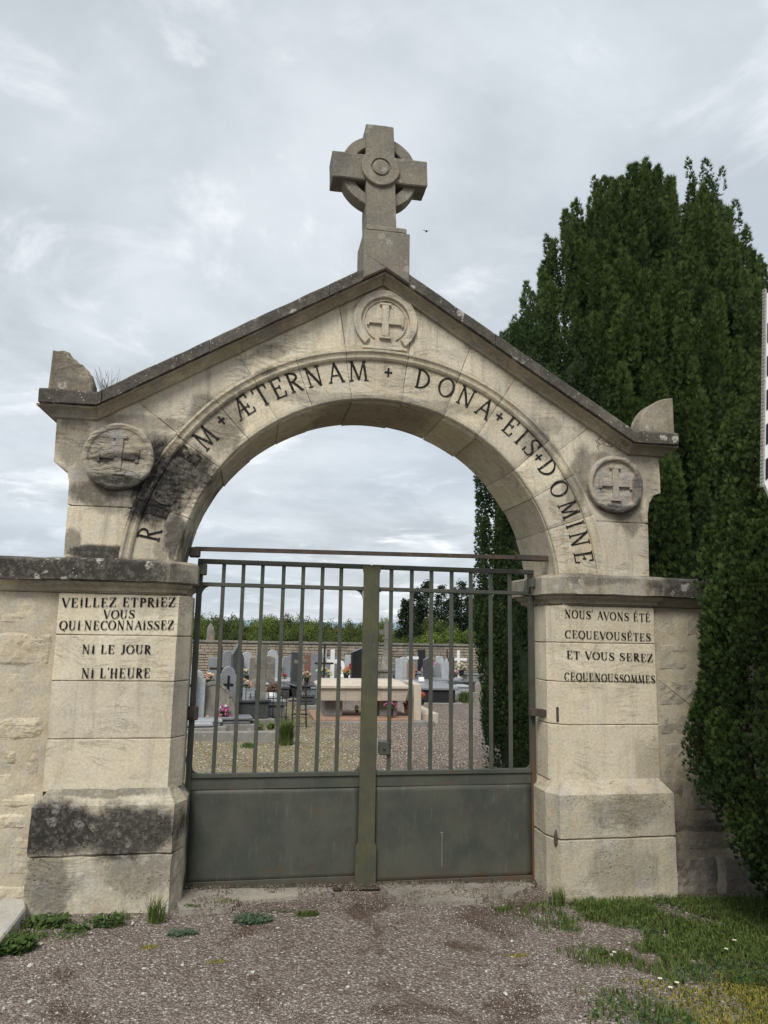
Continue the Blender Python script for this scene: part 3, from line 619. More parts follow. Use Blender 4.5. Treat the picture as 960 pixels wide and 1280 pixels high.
# ------------------------------------------------------------------ lettering, drawn stroke by stroke
def arc(cx_, cy_, rx, ry, a0, a1, K, k, n=18):
    pts = []; ws = []
    for i in range(n+1):
        a = R_(a0+(a1-a0)*i/n); pts.append((cx_+rx*math.cos(a), cy_+ry*math.sin(a))); ws.append(k+(K-k)*abs(math.cos(a))**1.3)
    return (pts, ws)
def ln(x0, y0, x1, y1, w_, w2=None): return ([(x0, y0), (x1, y1)], [w_, w2 or w_])
def sf(x, y, s, k, dx=0): return ln(x-s+dx, y, x+s+dx, y, k)
def glyph(ch, K, k, s):
    h = k/2; t = 1-h; G = []; W_ = .7
    st = lambda x, w_=K: G.extend([ln(x, 0, x, 1, w_), sf(x, h, s, k), sf(x, t, s, k)])
    c = ch
    if c == 'I': st(.2); W_ = .4
    elif c == 'i': G.extend([ln(.2, 0, .2, .8, K), sf(.2, h, s, k), sf(.2, .8, s*.7, k), ln(.16, .97, .25, .90, K*.7)]); W_ = .4
    elif c == 'E': st(.2); G.extend([ln(.2, t, .62, t, k), ln(.60, 1, .62, .76, k*1.3), ln(.2, .52, .48, .52, k), ln(.48, .62, .48, .42, k*1.2), ln(.2, h, .64, h, k), ln(.62, 0, .67, .26, k*1.3)]); W_ = .75
    elif c == 'L': st(.2); G.extend([ln(.2, h, .60, h, k), ln(.59, 0, .63, .27, k*1.3)]); W_ = .7
    elif c == 'T': G.extend([ln(.36, 0, .36, 1, K), sf(.36, h, s, k), ln(.04, t, .68, t, k), ln(.06, 1, .03, .76, k*1.3), ln(.66, 1, .69, .76, k*1.3)]); W_ = .74
    elif c == 'H': st(.2); st(.68); G.append(ln(.2, .52, .68, .52, k)); W_ = .9
    elif c == 'N': G.extend([ln(.18, 0, .18, 1, k*1.2), sf(.18, h, s, k), ln(.16, 1, .72, 0, K), ln(.72, 0, .72, 1, k*1.2), sf(.72, t, s, k), sf(.14, t, s*.7, k)]); W_ = .9
    elif c == 'M': G.extend([ln(.22, 1, .12, 0, k*1.2), sf(.12, h, s, k), ln(.22, 1, .52, .05, K), ln(.52, .05, .80, 1, k*1.2), ln(.80, 1, .90, 0, K), sf(.90, h, s, k), sf(.18, t, s*.6, k), sf(.84, t, s*.6, k)]); W_ = 1.03
    elif c == 'A': G.extend([ln(.42, 1, .08, 0, k*1.2), ln(.40, 1, .74, 0, K), sf(.08, h, s*.8, k), sf(.74, h, s*.8, k), ln(.2, .36, .60, .36, k)]); W_ = .8
    elif c == 'Æ': G.extend([ln(.60, 1, .08, 0, k*1.3), sf(.08, h, s*.8, k), ln(.60, 0, .60, 1, K), ln(.5, t, .98, t, k), ln(.97, 1, .99, .78, k*1.3), ln(.25, .40, .84, .40, k), ln(.84, .52, .84, .30, k*1.2), ln(.50, h, 1.02, h, k), ln(1.0, 0, 1.04, .24, k*1.3)]); W_ = 1.1
    elif c == 'V': G.extend([ln(.06, 1, .40, 0, K), ln(.40, 0, .72, 1, k*1.2), sf(.08, t, s*.9, k), sf(.72, t, s*.8, k)]); W_ = .76
    elif c == 'U': G.extend([ln(.18, 1, .18, .3, K), arc(.43, .3, .25, .29, 180, 360, K*.75, k), ln(.68, .3, .68, 1, k*1.3), sf(.18, t, s, k), sf(.68, t, s, k)]); W_ = .86
    elif c == 'O': G.append(arc(.44, .5, .37, .47, 0, 360, K, k, 28)); W_ = .88
    elif c == 'Q': G.extend([arc(.44, .5, .37, .47, 0, 360, K, k, 28), ln(.42, .12, .62, -.2, K*.8, k)]); W_ = .88
    elif c == 'C': G.extend([arc(.45, .5, .37, .47, 48, 312, K, k, 24), ln(.70, .70, .72, .98, k*1.2)]); W_ = .78
    elif c == 'D': st(.2); G.append(arc(.2, .5, .54, .47, -90, 90, K, k, 20)); W_ = .84
    elif c == 'P': st(.2); G.append(arc(.22, .73, .38, .24, -90, 90, K, k, 14)); W_ = .68
    elif c == 'R': st(.2); G.extend([arc(.22, .75, .36, .22, -90, 90, K, k, 14), ln(.34, .53, .68, 0, K), sf(.70, h, s*.6, k)]); W_ = .78
    elif c == 'J': G.extend([ln(.38, 1, .38, .2, K), arc(.20, .2, .18, .2, 270, 360, K, k, 8), sf(.38, t, s, k), ln(.1, .02, .22, .0, K*.8)]); W_ = .55
    elif c == 'Z': G.extend([ln(.08, t, .62, t, k), ln(.62, 1, .06, 0, K), ln(.06, h, .64, h, k), ln(.08, 1, .05, .74, k*1.3), ln(.63, 0, .67, .26, k*1.3)]); W_ = .7
    elif c == 'S':
        pts = [(.58, .80), (.52, .93), (.34, .965), (.17, .88), (.13, .74), (.22, .60), (.42, .48), (.57, .36), (.60, .21), (.50, .07), (.30, .035), (.14, .09), (.09, .24)]
        G.append((pts, [k, k*1.2, k*1.2, K*.7, K*.9, K*1.0, K*1.1, K, K*.9, K*.5, k*1.2, k*1.2, k])); G.extend([ln(.58, .72, .60, .98, k*1.2), ln(.09, .30, .07, .02, k*1.2)]); W_ = .68
    elif c == 'é': G, W_ = glyph('E', K, k, s); G = G+[ln(.34, 1.10, .52, 1.30, K*.6, k)]
    elif c == 'è': G, W_ = glyph('E', K, k, s); G = G+[ln(.52, 1.10, .30, 1.28, K*.6, K*.5)]
    elif c == "'": G.append(ln(.12, 1.08, .06, .82, K*.7, k)); W_ = .2
    elif c == '+': G.extend([ln(.34, .18, .34, .82, K*1.3), ln(.02, .5, .66, .5, K*1.3), ln(.26, .84, .42, .84, K*.6), ln(.26, .16, .42, .16, K*.6)]); W_ = .68
    elif c == '-': G.append(ln(.02, .5, .16, .5, k)); W_ = .16
    elif c == ' ': W_ = .4
    return G, W_
def ribbon(mb, pts, ws, f, lift):
    """f maps glyph (u,v) and a lift to a point; each stroke is a thin plate"""
    P = [Vector(p) for p in pts]; n = len(P); L = []; R2 = []
    closed = (P[0]-P[-1]).length < 1e-6
    for i in range(n):
        a = P[i-1] if i else (P[-2] if closed else P[0]); c = P[i+1] if i < n-1 else (P[1] if closed else P[-1])
        d = (c-a).normalized(); nn_ = Vector((-d.y, d.x))*ws[i]/2; L.append(P[i]+nn_); R2.append(P[i]-nn_)
    vs = [f(p.x, p.y, lift) for p in L]+[f(p.x, p.y, lift) for p in R2]
    mb.add(vs, [(i, i+1, n+i+1, n+i) for i in range(n-1)])
def carve(ch, ang, rc, hgt, dy=.0095, m=M_ink, wscale=.82):
    mb = MB(); G, w_ = glyph(ch, .122, .066, .12); a0 = R_(ang)
    def f(u, v, l):
        x = (u-w_/2)*hgt*wscale; r = rc+(v-.5)*hgt; a = a0+x/rc
        return (OX+r*math.sin(a), dy-l, OZ+r*math.cos(a))
    for i, (p, w2) in enumerate(G):
        if len(p) == 2 and ch not in '+': p = [tuple(Vector(p[0]).lerp(Vector(p[1]), t)) for t in (0, .5, 1)]; w2 = [w2[0], (w2[0]+w2[1])/2, w2[1]]
        ribbon(mb, p, w2, f, .0001*i)
    return pt(mb, 'carved_letter', m)
RC = 1.4635
for ch, a, r_ in [('R', -78.4, 0), ('E', -72.7, 0), ('E', -56.6, 0), ('M', -50.6, 0), ('+', -44.6, .012), ('Æ', -38.3, 0), ('T', -32.4, .0), ('E', -27.9, 0), ('R', -23.4, 0), ('N', -18.0, 0), ('A', -12.2, 0), ('M', -6.0, 0), ('+', 2.1, 0),
               ('D', 11.6, 0), ('O', 18.4, 0), ('N', 24.3, 0), ('A', 30.3, 0), ('+', 34.9, .01), ('E', 38.9, .01), ('I', 43.0, .01), ('S', 46.9, .01), ('+', 50.2, 0), ('D', 54.0, .01), ('O', 60.4, .0), ('M', 66.6, 0), ('I', 71.0, 0), ('N', 75.0, 0), ('E', 80.0, 0)]:
    carve(ch, a, RC+r_, .140 if ch != '+' else .085, m=M_ink, wscale=.97 if abs(a) < 36 else .90 if abs(a) < 64 else .84)
# what is left of the Q under the crust
mb = MB(); G = [arc(.44, .5, .37, .47, 60, 290, .15, .085, 14)]; a0 = R_(-68.6)
ribbon(mb, *G[0], lambda u, v, l: (OX+(RC+(v-.5)*.135)*math.sin(a0+(u-.44)*.11/RC), .006-l, OZ+(RC+(v-.5)*.135)*math.cos(a0+(u-.44)*.11/RC)), 0)
pt(mb, 'carved_letter', M_ink2)
def text(s, x0, x1, zb0, zb1, h, y=-.0042):
    gl = [glyph(c, .19, .055, .13) for c in s]; gap = .10
    tot = sum(w_ for _, w_ in gl)+gap*(len(gl)-1); sc = (x1-x0)/tot; u0_ = 0; k = 0
    for (G, w_) in gl:
        mb = MB()
        jx = random.uniform(-.02, .02); jz = random.uniform(-.02, .02)
        def f(u, v, l, u0_=u0_):
            X_ = x0+(u0_+u+jx)*sc; t = (X_-x0)/(x1-x0); return (X_, y-l, zb0+(zb1-zb0)*t+(v+jz)*h)
        for p, w2 in G: ribbon(mb, p, w2, f, .00004*(k % 5)); k += 1
        u0_ += w_+gap
        if mb.v: pt(mb, 'painted_letter', M_black)
text('VEiLLEZ ETPRiEZ', -1.075, -.42, 1.712, 1.731, .056)
text('VOUS', -.835, -.655, 1.650, 1.655, .053)
text('QUi-NECONNAiSSEZ', -1.078, -.422, 1.578, 1.592, .055)
text('Ni LE JOUR', -.941, -.545, 1.441, 1.445, .053)
text("Ni L'HEURE", -.935, -.540, 1.298, 1.304, .058)
text("NOUS' AVONS éTé", 2.115, 2.745, 1.716, 1.703, .055)
text('CEQUEVOUSèTES', 2.117, 2.742, 1.583, 1.570, .053)
text('ET VOUS SEREZ', 2.124, 2.752, 1.446, 1.432, .053)
text('CEQUENOUSSOMMES', 2.106, 2.762, 1.305, 1.288, .053)

# iron pieces let into the stone
mb = MB(); mb.add([wob(v, 0, 1) for v in MB().box(-.335, 1.86, .17, .195, 2.108, 2.135).v], MB().box(0, 1, 0, 1, 0, 1).f)
mb.v = [(x, y, z+(x-.8)*.010) for x, y, z in mb.v]; tb = pt(mb, 'tie_bar', M_iron)
mb = MB().cbox(1.83, 2.05, .10, .16, 2.105, 2.145, .005).cbox(-.37, -.30, .14, .22, 2.055, 2.118, .008); pt(mb, 'tie_bar_end', M_iron)
mb = MB().add(*loft([(1.955, .205), (1.99, .195), (2.075, .06), (2.10, .075), (2.03, .215), (1.955, .262)], [(1.052, -.003), (1.055, 0), (1.098, 0), (1.101, -.003)], .2, 0)).cbox(2.068, 2.088, .035, .062, 1.03, 1.13, .005); pt(mb, 'gate_hinge', M_iron)
mb = MB().cbox(-.38, -.29, .20, .245, 1.045, 1.10, .006).cbox(-.33, -.26, .215, .255, 1.03, 1.115, .006); pt(mb, 'gate_hinge', M_iron)
mb = MB().cbox(1.955, 2.06, .17, .235, 1.925, 1.99, .006); pt(mb, 'gate_hinge', M_gate)
mb = MB().cbox(-.31, -.255, .215, .262, 1.945, 2.02, .006); pt(mb, 'gate_hinge', M_gate)
mb = MB().lathe([(.004, -.03), (.012, -.02), (.014, 0), (.004, .02)], 10, 'z', (2.012, -.035, .335)); mb.v = [(x, y, .335+(z-.335)*2.0) for x, y, z in mb.v]; pt(mb, 'iron_stub', M_iron)

M_chipw = plain('bare_metal_scratch', (.26, .26, .23), .6, .2)
# ------------------------------------------------------------------ the two leaves of the gate
GY = .28
def quarter(cx_, cz_, sx_, sz_, r, y0, y1):   # web plate that fills a corner with a hollow quarter curve
    pts = [(cx_, cz_)]+[(cx_+sx_*(r-r*math.cos(R_(a)))+0, cz_+sz_*(r-r*math.sin(R_(a)))) for a in range(0, 91, 15)]
    pts = [(cx_, cz_), (cx_+sx_*r, cz_)]+[(cx_+sx_*(r-r*math.sin(R_(a)))*1.0, cz_+sz_*(r-r*math.cos(R_(a)))) for a in range(10, 81, 14)]+[(cx_, cz_+sz_*r)]
    if sx_*sz_ < 0: pts = pts[::-1]
    return MB().prism(pts, y0, y1)
def leaf(x0, x1, right):
    lab = ('right leaf of the green iron gate, with the lock box and a rusty hinge stile' if right else 'left leaf of the green iron gate, carrying the wide meeting post')
    g_ = thing('gate_leaf', lab, 'gate', ((x1 if right else x0), GY, 0)); tl_ = -.022*(x0-.0)*0
    def q(mb, name, m=M_gate): return mb.build(name, m, g_, True)
    zb = -.035 if right else .005
    if right: q(MB().cbox(x1-.036, x1, GY-.018, GY+.022, -.06, 2.04, .003), 'stile', M_rstile); q(MB().cbox(x0, x0+.03, GY-.010, GY+.02, zb, 2.04, .003), 'stile')
    else: q(MB().cbox(x0, x0+.036, GY-.018, GY+.022, -.0, 2.04, .003), 'stile'); q(MB().cbox(x1-.03, x1, GY-.010, GY+.02, zb, 2.04, .003), 'stile')
    q(MB().cbox(x0+.001, x1-.001, GY-.022, GY+.024, 2.024, 2.055, .003), 'top_rail')
    a, c = x0+.0365, x1-.0365
    q(MB().cbox(a, c, GY-.017, GY+.018, 1.876, 1.902, .003), 'rail')
    q(MB().cbox(a, c, GY-.026, GY+.016, .672, .700, .003), 'lock_rail')
    q(MB().cbox(a, c, GY-.012, GY+.012, .60, .671, .002), 'lock_rail')
    q(MB().cbox(a, c, GY-.013, GY+.012, zb-.0, zb+.05, .002), 'bottom_rail')
    # sheet panel with slight buckling
    n1_, n2_ = 24, 16; vs = []
    for j in range(n2_+1):
        for i in range(n1_+1):
            X_ = a+(c-a)*i/n1_; Z_ = zb+.04+(.602-zb-.04)*j/n2_
            vs.append((X_, GY-.004+.006*noise.noise(Vector((X_*2.5, Z_*2.5, 3 if right else 1))), Z_))
    fs = [(j*(n1_+1)+i, j*(n1_+1)+i+1, (j+1)*(n1_+1)+i+1, (j+1)*(n1_+1)+i) for j in range(n2_) for i in range(n1_)]
    pn = mesh('panel', vs, fs, M_gate, g_, True, True)
    so_ = pn.modifiers.new('thickness', 'SOLIDIFY'); so_.thickness = .003
    lo, hi = (x0+.03, x1-.036) if right else (x0+.036, x1-.07); nb = 7; wbar = .0125
    if right: lo = x0-.0
    me = None
    for i in range(nb):
        X_ = lo+(hi-lo)*(i+1)/(nb+1)
        if me is None:
            bo = MB().cbox(-wbar, wbar, -.010, .010, .699, 2.026, .002).build('bar', M_gate, g_, False); me = bo.data
        else: bo = link('bar', me, None, g_)
        bo.location = (X_-g_.location.x+random.uniform(-.002, .002), 0, 0); bo.rotation_euler = (0, random.uniform(-.002, .002), 0)
    for (X_, s) in ((x0+.036-(.006 if right else 0), 1), (x1-.036-(0 if right else .016), -1)):
        q(quarter(X_, 1.878, s, -1, .062, GY-.006, GY+.006), 'corner_bracket')
        q(quarter(X_, .70, s, 1, .045, GY-.006, GY+.006), 'corner_bracket')
    return g_, q
gl, q = leaf(-.318, .835, False)
q(MB().prism([(.768, -.055), (.905, -.055), (.905, .235), (.893, .26), (.893, 1.99), (.90, 2.02), (.912, 2.048), (.765, 2.048), (.777, 2.02), (.783, 1.99), (.783, .26), (.768, .235)], GY-.040, GY-.024, .004), 'meeting_post', M_post)
gr, q = leaf(.842, 2.008, True)
q(MB().cbox(.915, .985, GY-.03, GY+.04, .80, .885, .005), 'lock_box', M_gate)
q(MB().cbox(1.3445, 1.3475, GY-.0125, GY-.0115, .09, .30, .0002).box(1.335, 1.352, GY-.0125, GY-.0118, .301, .304), 'paint_scratch', M_chipw)
q(MB().cbox(.972, .992, GY-.036, GY-.03, .865, .905, .003).cbox(.935, .95, GY-.045, GY-.03, .84, .85, .002), 'latch', M_iron)
# sill stones and the strip of mossy dirt under the gate
def sheet(name, pts, z0, th, m, seed, amp=.01, lab=None):
    P0 = [Vector(p) for p in pts]; Q = []
    for i in range(len(P0)):
        a, c = P0[i], P0[(i+1) % len(P0)]; k = max(1, int((c-a).length/.03))
        for j in range(k):
            v = a.lerp(c, j/k); Q.append(v+Vector(noise.noise_vector(Vector((v.x*9, v.y*9, seed)))[:2])*amp+Vector(noise.noise_vector(Vector((v.x*30, v.y*30, seed)))[:2])*amp*.5)
    n = len(Q); tri = tessellate_polygon([[Vector((a.x, a.y, 0)) for a in Q]])
    zt = lambda v: gz(v.x, v.y)+z0+.003*noise.noise(Vector((v.x*8, v.y*8, seed)))
    vs = [(v.x, v.y, zt(v)) for v in Q]+[(v.x, v.y, zt(v)-th) for v in Q]
    fs = [tuple(t) for t in tri]+[(i, (i+1) % n, n+(i+1) % n, n+i) for i in range(n)]
    o = mesh(name, vs, fs, m); tag(o, kind='structure'); return o
sheet('threshold_slab', [(-.30, -.12), (.02, -.10), (.05, .0), (.30, .04), (.62, .10), (.62, .34), (-.30, .34)], .022, .05, M_conc, 3, .02)
sheet('threshold_slab', [(1.00, .02), (1.15, -.06), (1.42, -.08), (1.70, .02), (1.95, .16), (1.96, .34), (.94, .34), (.94, .12)], .026, .05, M_conc, 5, .035)
n = 5200; gx = rnd(n, -.32, 2.0); gy = -.14+.42*RNG.random(n); kp = np.array([noise.noise(Vector((a*5, c*6, 8)))+(.25-c)*.5 > .02 for a, c in zip(gx, gy)]); gx, gy = gx[kp], gy[kp]; n = len(gx); sz = rnd(n, .0022, .0055)
V = oc[None]*rnd(n*6, .65, 1.35).reshape(n, 6, 1)*sz[:, None, None]; V = V+np.stack([gx, gy, -.024*gx+.032], 1)[:, None, :]; base = np.where(RNG.random(n)[:, None] < .5, [.26, .215, .19], [.14, .105, .085])*rnd(n, .7, 1.3)[:, None]
tag(npmesh('gravel', V.reshape(-1, 3), (of[None]+6*np.arange(n)[:, None, None]).reshape(-1, 3), bpy.data.materials['gravel_stone'], col=np.repeat(base, 6, 0)), 'grit strewn over the sill stones under the gate', 'grit', kind='stuff')
M_soil = plain('mossy_soil', (.055, .05, .035), 1, .6, 40)
nx_, ny_ = 160, 8; vs = []
for j in range(ny_+1):
    for i in range(nx_+1):
        X_ = -.30+2.3*i/nx_; e = math.sin(math.pi*j/ny_); Y_ = .20+.14*j/ny_+.02*noise.noise(Vector((X_*7, j, 0)))
        vs.append((X_, Y_, gz(X_, 0)+.012+e*(.022+.016*noise.noise(Vector((X_*14, j*.7, 1)))+.012*noise.noise(Vector((X_*40, j*2, 1))))))
fs = [(j*(nx_+1)+i, j*(nx_+1)+i+1, (j+1)*(nx_+1)+i+1, (j+1)*(nx_+1)+i) for j in range(ny_) for i in range(nx_)]
tag(mesh('soil', vs, fs, M_soil), 'dark mossy soil gathered under the gate', 'soil', kind='stuff')
# pale slab at the foot of the left wall
p1 = at_z(33, 1133, .10); sx1 = p1.x
mb = MB(); v_, f_ = loft([(-2.6, -1.7), (sx1, -1.7), (sx1, p1.y), (sx1-.04, -.02), (-2.6, -.02)], [(-.1, 0), (.088, 0), (.098, -.008)], .06, .003, 5); mb.add(v_, f_)
o = mb.build('stone_slab', M_slab); o.name = 'stone_slab'; tag(o, 'pale flat stone slab lying at the foot of the left wall', 'slab')

# ------------------------------------------------------------------ churchyard walls either side
def rock_block(x0, x1, z0, z1, yf, seed, m, parent, rough=.012, back=.22):
    nx_, nz_ = max(4, int((x1-x0)/.03)), max(4, int((z1-z0)/.03)); nx_, nz_ = min(nx_, 16), min(nz_, 11); vs = []
    for j in range(nz_+1):
        for i in range(nx_+1):
            u, v = i/nx_, j/nz_; X_, Z_ = x0+(x1-x0)*u, z0+(z1-z0)*v
            e = min(1, min(u, 1-u)*(x1-x0)/.06, min(v, 1-v)*(z1-z0)/.06); e = max(e, 0)
            q_ = Vector((X_*5+seed, 0, Z_*7)); d = -.004-rough*(.35+.9*noise.noise(q_))-rough*.5*noise.noise(q_*2.6)-rough*.45*noise.noise(q_*6)
            w_ = noise.noise_vector(Vector((X_*7+seed, Z_*7, 4)))*.022
            ed = 1 if e == 0 else .2
            vs.append((X_+w_.x*ed, yf+d*e**.7+(.012 if e == 0 else 0), Z_+w_.z*ed))
    fs = [(j*(nx_+1)+i, j*(nx_+1)+i+1, (j+1)*(nx_+1)+i+1, (j+1)*(nx_+1)+i) for j in range(nz_) for i in range(nx_)]
    B = [i for i in range(nx_+1)]+[j*(nx_+1)+nx_ for j in range(1, nz_+1)]+[nz_*(nx_+1)+i for i in range(nx_-1, -1, -1)]+[j*(nx_+1) for j in range(nz_-1, 0, -1)]
    k = len(vs); L = len(B); vs += [(vs[q_][0], yf+back, vs[q_][2]) for q_ in B]
    fs += [(B[i], B[(i+1) % L], k+(i+1) % L, k+i) for i in range(L)]
    return mesh('stone', vs, fs, m, parent, True)
def churchyard_wall(xa, xb, label, m, seed, flip):
    R = random.Random(seed); th = thing('churchyard_wall', label, 'wall', ((xa+xb)/2, .3, 0)); yf = .035
    na, nz = int((xb-xa)/.035), 56; mv = [(xa+(xb-xa)*i/na, yf-.002+.010*noise.noise(Vector((i*.31, j*.33, seed)))+.008*noise.noise(Vector((i*.9, j*.9, seed))), -.25+2.05*j/nz) for j in range(nz+1) for i in range(na+1)]
    mesh('mortar', mv, [(j*(na+1)+i, j*(na+1)+i+1, (j+1)*(na+1)+i+1, (j+1)*(na+1)+i) for j in range(nz) for i in range(na)], M_mortar, th, True, True)
    MB().box(xa, xb, yf+.02, .52, -.25, 1.80).build('wall_core', M_mortar, th, True)
    z = -.12; k = seed
    for h in (.30, .25, .23, .26, .19, .24, .23, .22):
        z1 = min(z+h, 1.80); x = xa
        while x < xb-.05:
            L = R.uniform(.22, .6); x1 = min(x+L, xb); 
            if xb-x1 < .12: x1 = xb
            k += 1; g_ = R.uniform(.008, .020)
            if (z1-z) > .23 and R.random() < .3:
                zm = z+(z1-z)*R.uniform(.4, .6); rock_block(x+g_, x1-g_, z+g_*.6, zm-g_*.5, yf, k*1.7, m, th); k += 1; rock_block(x+g_, x1-g_, zm+g_*.5, z1-g_*.6, yf, k*1.7, m, th)
            else: rock_block(x+g_, x1-g_, z+g_*.6, z1-g_*.6, yf+R.uniform(-.004, .006), k*1.7, m, th, R.uniform(.006, .016))
            x = x1
        z = z1
        if z >= 1.795: break
    prof = [(.02, 1.803), (.005, 1.812), (-.005, 1.835), (-.03, 1.85), (-.035, 1.868), (.55, 1.868), (.55, 1.803)]
    x = xa; 
    def run(name, prof, m_, a, c, sd):
        n = max(1, int((c-a)/.05)); vs = [wob((a+(c-a)*i/n, y, z_), .004, 8, sd) for i in range(n+1) for y, z_ in prof]; kk = len(prof)
        fs = [(i*kk+j, i*kk+(j+1) % kk, (i+1)*kk+(j+1) % kk, (i+1)*kk+j) for i in range(n) for j in range(kk)]+[tuple(range(kk)), tuple(n*kk+j for j in range(kk))]
        mesh(name, vs, fs, m_, th, True)
    while x < xb-.05:
        x1 = min(x+R.uniform(.7, 1.1), xb); x1 = xb if xb-x1 < .3 else x1
        run('moulding', prof, M_cornice, x+.001, x1-.001, k)
        run('coping_slab', [(-.07, 1.871), (-.072, 1.98), (-.062, 1.992), (.26, 2.03), (.60, 1.99), (.60, 1.871)], M_cope2, x+.0015, x1-.0015, k+.5); x = x1; k += 1
    return th
churchyard_wall(-4.2, -1.098, 'rubble stone wall with dark coping running left from the gateway', M_wall, 11, 0)
churchyard_wall(2.776, 5.6, 'grey rubble stone wall with coping behind the near thuja', M_wallr, 29, 1)

# ------------------------------------------------------------------ evergreens
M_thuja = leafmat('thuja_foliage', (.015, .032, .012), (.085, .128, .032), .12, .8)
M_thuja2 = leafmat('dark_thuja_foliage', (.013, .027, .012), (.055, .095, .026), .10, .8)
M_bark = plain('bark', (.10, .07, .05), .95, .4, 25); M_twig = plain('dead_twig', (.085, .055, .04), .95, .3, 25)
M_dark = plain('dark_core_fill', (.014, .024, .010), 1, .3, 20)  # dark fill for the solid cores added inside the thuja crowns
def sprays(name, lobes, m, parent, per=130, leaf_=.07, wd=.022, seed=1, updir=.9):
    """lobes: (x,y,z base, height, radius, outward dx, dy, tone). Each lobe is a flame of small flat sprays."""
    rg = np.random.default_rng(seed); Vs = []; Cs = []
    for (bx, by, bz, h, r, ox, oy, tone) in lobes:
        n = int(per*(h*r)/(.6*.16)); n = max(20, min(n, 1500)); t = rg.random(n)**.85
        prof = np.sin(np.pi*np.clip(.12+.88*t, 0, 1))**.6*(1-.45*t); ph = rg.uniform(0, 2*np.pi, n)
        rr = r*prof*(.55+.45*rg.random(n)**.5); out = np.stack([np.cos(ph), np.sin(ph), np.zeros(n)], 1)
        lean = t[:, None]*np.array([ox, oy, 0])*h*.25
        P = np.array([bx, by, bz])+np.stack([rr*out[:, 0], rr*out[:, 1], t*h], 1)+lean
        d = out*rg.uniform(.15, .6, (n, 1))+np.array([ox*.4, oy*.4, updir])+rg.normal(0, .17, (n, 3)); d /= np.linalg.norm(d, axis=1)[:, None]
        sd1 = np.cross(d, rg.normal(0, 1, (n, 3))); sd1 /= np.linalg.norm(sd1, axis=1)[:, None]
        L = leaf_*rg.uniform(.6, 1.35, (n, 1)); W_ = wd*rg.uniform(.7, 1.3, (n, 1))
        for k, (a, sc) in enumerate(((0, 1), (.36, .8), (-.36, .8))):   # a fan of three blades
            dd = d*math.cos(a)+sd1*math.sin(a); s2 = sd1*math.cos(a)-d*math.sin(a); b0 = P+d*L*(.12*abs(k > 0))
            tip = b0+dd*L*sc; mid = b0+dd*L*sc*.28
            q_ = np.stack([mid+s2*W_*.55, tip, mid-s2*W_*.55], 1); Vs.append(q_.reshape(-1, 3))
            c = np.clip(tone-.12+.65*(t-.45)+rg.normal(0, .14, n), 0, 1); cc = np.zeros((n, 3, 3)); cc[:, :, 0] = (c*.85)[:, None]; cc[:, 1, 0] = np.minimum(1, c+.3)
            Cs.append(cc.reshape(-1, 3))
    V = np.concatenate(Vs); C_ = np.concatenate(Cs); F = np.arange(len(V)).reshape(-1, 3)
    return npmesh(name, V-np.array(parent.location), F, m, parent, C_)
def envelope(x, y, prof, seed, lh=(.35, .8), lr=(.10, .2), dens=7.0, cover=(0, 360), upper=None, inset=.15, tone=.4):
    """flame lobes spread over a turned body; prof = [(z, r)...]"""
    R = random.Random(seed); out = []; zs_ = [p[0] for p in prof]; rs_ = [p[1] for p in prof]
    z = zs_[0]
    while z < zs_[-1]-.1:
        r = float(np.interp(z, zs_, rs_)); step = .22
        n = max(2, int(2*math.pi*r*step*dens))
        for i in range(n):
            a = R.uniform(*cover); a = R_(a); zz_ = z+R.uniform(0, step); rz_ = float(np.interp(zz_, zs_, rs_))
            lump = 1+.16*noise.noise(Vector((math.cos(a)*1.6, math.sin(a)*1.6, zz_*.8+seed)))+.10*noise.noise(Vector((math.cos(a)*4, math.sin(a)*4, zz_*2+seed)))
            h = R.uniform(*lh)*(1+.5*(R.random() < .12)); h = min(h, .22+.9*(zs_[-1]-zz_)); rl = R.uniform(*lr)*(.7+.3*h/lh[1]); d = (rz_*lump-inset)-rl*.4
            out.append((x+math.cos(a)*d, y+math.sin(a)*d, zz_-h*.35, h, rl, math.cos(a)*.5, math.sin(a)*.5, tone+R.uniform(-.25, .25)))
        z += step
    return out
def innercore(x, y, prof, parent, sc=.62, seed=0):  # added closed dark hull that blocks the view through the crown
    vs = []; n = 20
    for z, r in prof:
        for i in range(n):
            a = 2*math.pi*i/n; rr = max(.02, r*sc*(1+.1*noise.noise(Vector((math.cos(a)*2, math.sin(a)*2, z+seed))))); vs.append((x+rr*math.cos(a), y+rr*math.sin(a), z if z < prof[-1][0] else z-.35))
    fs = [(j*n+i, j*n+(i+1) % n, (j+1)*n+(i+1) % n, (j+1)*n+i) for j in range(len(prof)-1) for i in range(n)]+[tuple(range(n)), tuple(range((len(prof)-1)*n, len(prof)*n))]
    return mesh('dark_core', vs, fs, M_dark, parent, True)
def evergreen(name, label, x, y, prof, seed, m, extra=(), z0=0, **kw):
    t_ = thing(name, label, 'tree', (x, y, gz(x, y)), group=None); lk = {k: kw.pop(k) for k in ('per', 'leaf_', 'wd') if k in kw}
    L = envelope(x, y, prof, seed, **kw)+list(extra)
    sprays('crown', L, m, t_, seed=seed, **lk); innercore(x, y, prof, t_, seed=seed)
    MB().tube((x, y, gz(x, y)-.1), (x, y, prof[-1][0]*.8), .14, 9, .03).build('trunk', M_bark, t_, True)
    return t_
front_only = (150, 395)
D4 = 4.6
def prof_from(x_axis, Y, pts):
    """silhouette pixels on the left edge -> (z, r) at distance Y"""
    out = []
    for px, py in pts: p = at_y(px, py, Y); out.append((p.z, x_axis-p.x))
    return sorted(out)
def tops(x, y, z, items, tone=.3):
    return [(x+dx, y+dy, z+dz, h, r, ox, 0, tone+random.uniform(-.1, .1)) for dx, dy, dz, h, r, ox in items]
